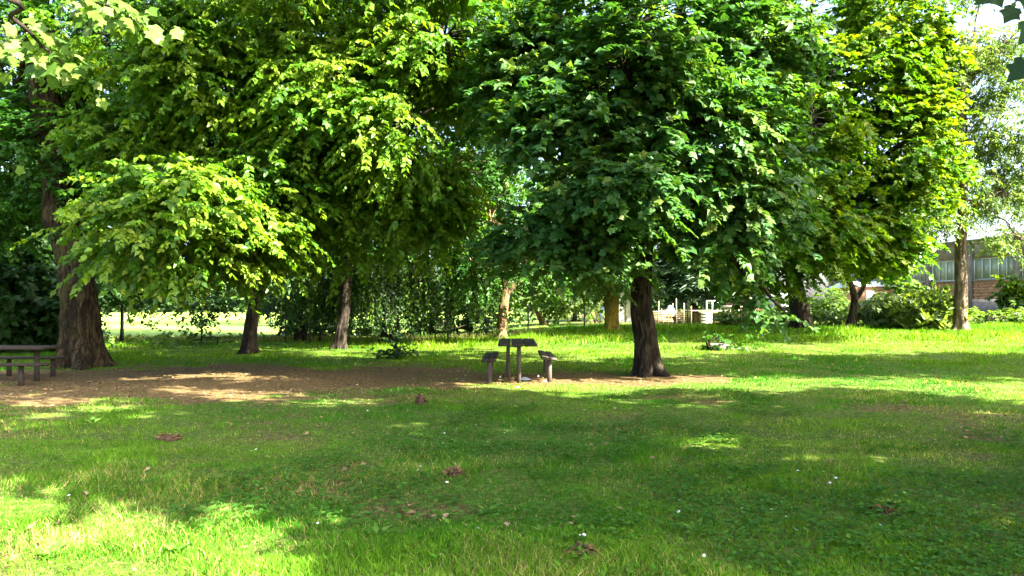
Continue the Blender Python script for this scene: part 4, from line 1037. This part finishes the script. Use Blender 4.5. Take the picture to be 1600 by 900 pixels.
def mframe():
    a, b_ = ypt(1104, 486, 43.6), ypt(1121, 472, 43.6); root = empty("display_stand", (a.x, 43.6, a.z), "white rectangular metal frame standing on the crates", "frame")
    for x_ in (a.x, (a.x + b_.x) / 2 + .02, b_.x): mb = MB(); box(mb, (x_, 43.6, (a.z + b_.z) / 2 + .05), (.05, .05, b_.z - a.z)); mb.build("upright", M['white_metal'], root)
    mb = MB(); box(mb, ((a.x + b_.x) / 2, 43.6, b_.z + .075), (b_.x - a.x + .05, .05, .05)); mb.build("top_rail", M['white_metal'], root)
mframe()
def slatted():
    a, b_ = ypt(1130, 480, 47), ypt(1178, 492, 47); root = empty("slatted_rack", ((a.x + b_.x) / 2, 47, YG), "pale slatted rack with a flat top left of the red shed", "rack")
    mb = MB(); box(mb, ((a.x + b_.x) / 2, 47.3, a.z + .03), (b_.x - a.x, .9, .14)); mb.build("rack_top", M['white_board'], root)
    n = 11
    for q in range(n): mb = MB(); box(mb, (a.x + (b_.x - a.x) * (q + .5) / n, 46.95, (a.z + YG) / 2 - .02), (.07, .05, a.z - YG - .02)); mb.build("slat", M['white_board'], root)
slatted()
def shed(px0, px1, pt, d, depth, label, mat, roofmat, name, chim=False):
    a, b_ = ypt(px0, pt, d), ypt(px1, pt, d); cx = (a.x + b_.x) / 2; w = b_.x - a.x; h = a.z - YG
    root = empty(name, (cx, d + depth / 2, YG), label, "shed")
    mb = MB(); box(mb, (cx, d + depth / 2, YG + h / 2), (w, depth, h)); mb.build("wall", M[mat], root)
    mb = MB(); v = [(cx - w * .58, d - .25, YG + h + .003), (cx + w * .58, d - .25, YG + h + .003), (cx + w * .58, d + depth + .2, YG + h + .003), (cx - w * .58, d + depth + .2, YG + h + .003),
                    (cx - w * .5, d + depth / 2, YG + h + w * .22), (cx + w * .5, d + depth / 2, YG + h + w * .22)]
    mb.add(v, [(0, 1, 5, 4), (2, 3, 4, 5), (3, 2, 1, 0)]); mb.add(v, [(1, 2, 5), (3, 0, 4)]); rf_ = mb.build("roof", M[roofmat], root)
    mb = MB(); box(mb, (cx - w * .2, d - .03, YG + h * .45), (w * .3, .05, h * .85)); dr_ = mb.build("door", M['wood_brown' if mat == 'red_wall' else 'grey_sheet'], root)
    if chim: mb = MB(); box(mb, (cx - w * .28, d + depth * .4, YG + h + w * .25), (.25, .25, .5)); mb.build("chimney", M['white_board'], rf_)
shed(1155, 1195, 468, 56, 3, "small red shed with a whitish roof at the back of the yard", 'red_wall', 'white_board', "garden_shed", True)
shed(1214, 1252, 466, 44, 2.5, "pale grey metal shed left of the stout pale trunk", 'grey_sheet', 'grey_sheet', "metal_shed")
shed(1345, 1396, 448, 58, 6, "low brick-coloured shed with a grey sheet roof behind the forked tree", 'brick', 'grey_sheet', "low_shed")

# ------------------------------------------------------------------ brick building on the right
def building():
    dx, dy = -.2414, 1.0; ln = math.hypot(dx, dy); ux, uy = dx / ln, dy / ln; nx_, ny_ = -uy, ux     # along the wall, outward (to the left)
    def WP(d): return np.array([45.97 - .2414 * d, d])
    ang = math.atan2(uy, ux)
    root = empty("brick_building", (*WP(52), YG), "long workshop with concrete pillars, orange block infill and strip windows", "building")
    d0, step, nb_ = 42.1, 3.72, 7
    def wbox(mb, s, off, zc, L_, T_, Hh):     # box whose long side runs along the wall; off = how far its centre lies behind the face
        p = WP(0) + 0; c = WP(d0) + np.array([ux, uy]) * s - np.array([nx_, ny_]) * off
        box(mb, (c[0], c[1], zc), (L_, T_, Hh), rz=ang)
    bl = step * ln; zp, zb, zs, zl, zt = 2.06, 3.32, 3.42, 5.0, 6.2
    tot = bl * nb_
    mb = MB(); wbox(mb, tot / 2, .19, (0 + zp) / 2, tot, .34, zp); mb.build("plinth", M['concrete_dark'], root)
    mb = MB(); wbox(mb, tot / 2, .28, (zp + zs) / 2, tot, .3, zs - zp - .004); mb.build("back_wall", M['mortar'], root)
    mb = MB(); wbox(mb, tot / 2, .22, (zl + zt) / 2, tot, .34, zt - zl); mb.build("fascia", M['concrete'], root)
    mb = MB(); wbox(mb, tot / 2, 4.0, zt + .08, tot + .6, 8.6, .16); mb.build("roof", M['concrete_dark'], root)
    mb = MB(); wbox(mb, tot / 2, 7.9, zt / 2, tot, .3, zt); mb.build("back_wall", M['concrete'], root)
    for e in (0.15, tot - .15):
        mb = MB(); c = WP(d0) + np.array([ux, uy]) * e - np.array([nx_, ny_]) * 4.1; box(mb, (c[0], c[1], zt / 2), (.28, 7.3, zt - .01), rz=ang); mb.build("end_wall", M['concrete'], root)
    pm = MB(); box(pm, (0, 0, 0), (.42, .42, zt - .02)); pme = pm.mesh("pillar"); pme.materials.append(M['concrete'])
    bm2 = MB(); box(bm2, (0, 0, 0), (.415, .12, .195), bev=.012); bme = bm2.mesh("brick"); bme.materials.append(M['brick'])
    base = world_loc(root)
    for q in range(nb_ + 1):
        o = bpy.data.objects.new("pillar", pme); scene.collection.objects.link(o); o.parent = root
        c = WP(d0) + np.array([ux, uy]) * q * bl - np.array([nx_, ny_]) * .10
        o.location = Vector((c[0], c[1], (zt - .02) / 2)) - base; o.rotation_euler = (0, 0, ang)
    rr_ = np.random.default_rng(3)
    for q in range(nb_):
        if q > 0:
            for row in range(6):
                for k in range(9):
                    s = q * bl + .30 + .215 + k * .43 * ((bl - .6) / (9 * .43)); s += (.1 if row % 2 else -.1) * (1 if 0 < k < 8 else .3)
                    if q * 54 + row * 9 + k > 54 * 6 + 20: continue
                    o = bpy.data.objects.new("brick", bme); scene.collection.objects.link(o); o.parent = root
                    c = WP(d0) + np.array([ux, uy]) * s - np.array([nx_, ny_]) * (.09 + rr_.uniform(-.012, .012))
                    o.location = Vector((c[0], c[1], zp + .105 + row * .21)) - base; o.rotation_euler = (0, 0, ang); o.scale = ((bl - .6) / (9 * .43), 1, 1)
        mb = MB(); wbox(mb, (q + .5) * bl, .06, zs - .03, bl - .46, .3, .12); mb.build("sill", M['concrete'], root)
        fr = MB(); z0, z1 = zs + .04, zl - .01; s0, s1 = q * bl + .27, (q + 1) * bl - .27
        for s in np.linspace(s0, s1, 6): wbox(fr, s, .16, (z0 + z1) / 2, .06, .08, z1 - z0)
        for z_ in (z0 + .03, z1 - .03): wbox(fr, (s0 + s1) / 2, .165, z_, s1 - s0, .08, .06)
        w = fr.build("window", M['frame_paint'], root)
        for k in range(5):
            pa = MB(); wd = (s1 - s0) / 5; wbox(pa, s0 + wd * (k + .5), .18 + (.03 if rr_.uniform() < .2 else 0), (z0 + z1) / 2, wd - .062, .012, z1 - z0 - .122)
            pa.build("pane", M['pane'], w)
building()
print("TRIANGLES", TRIS[0])
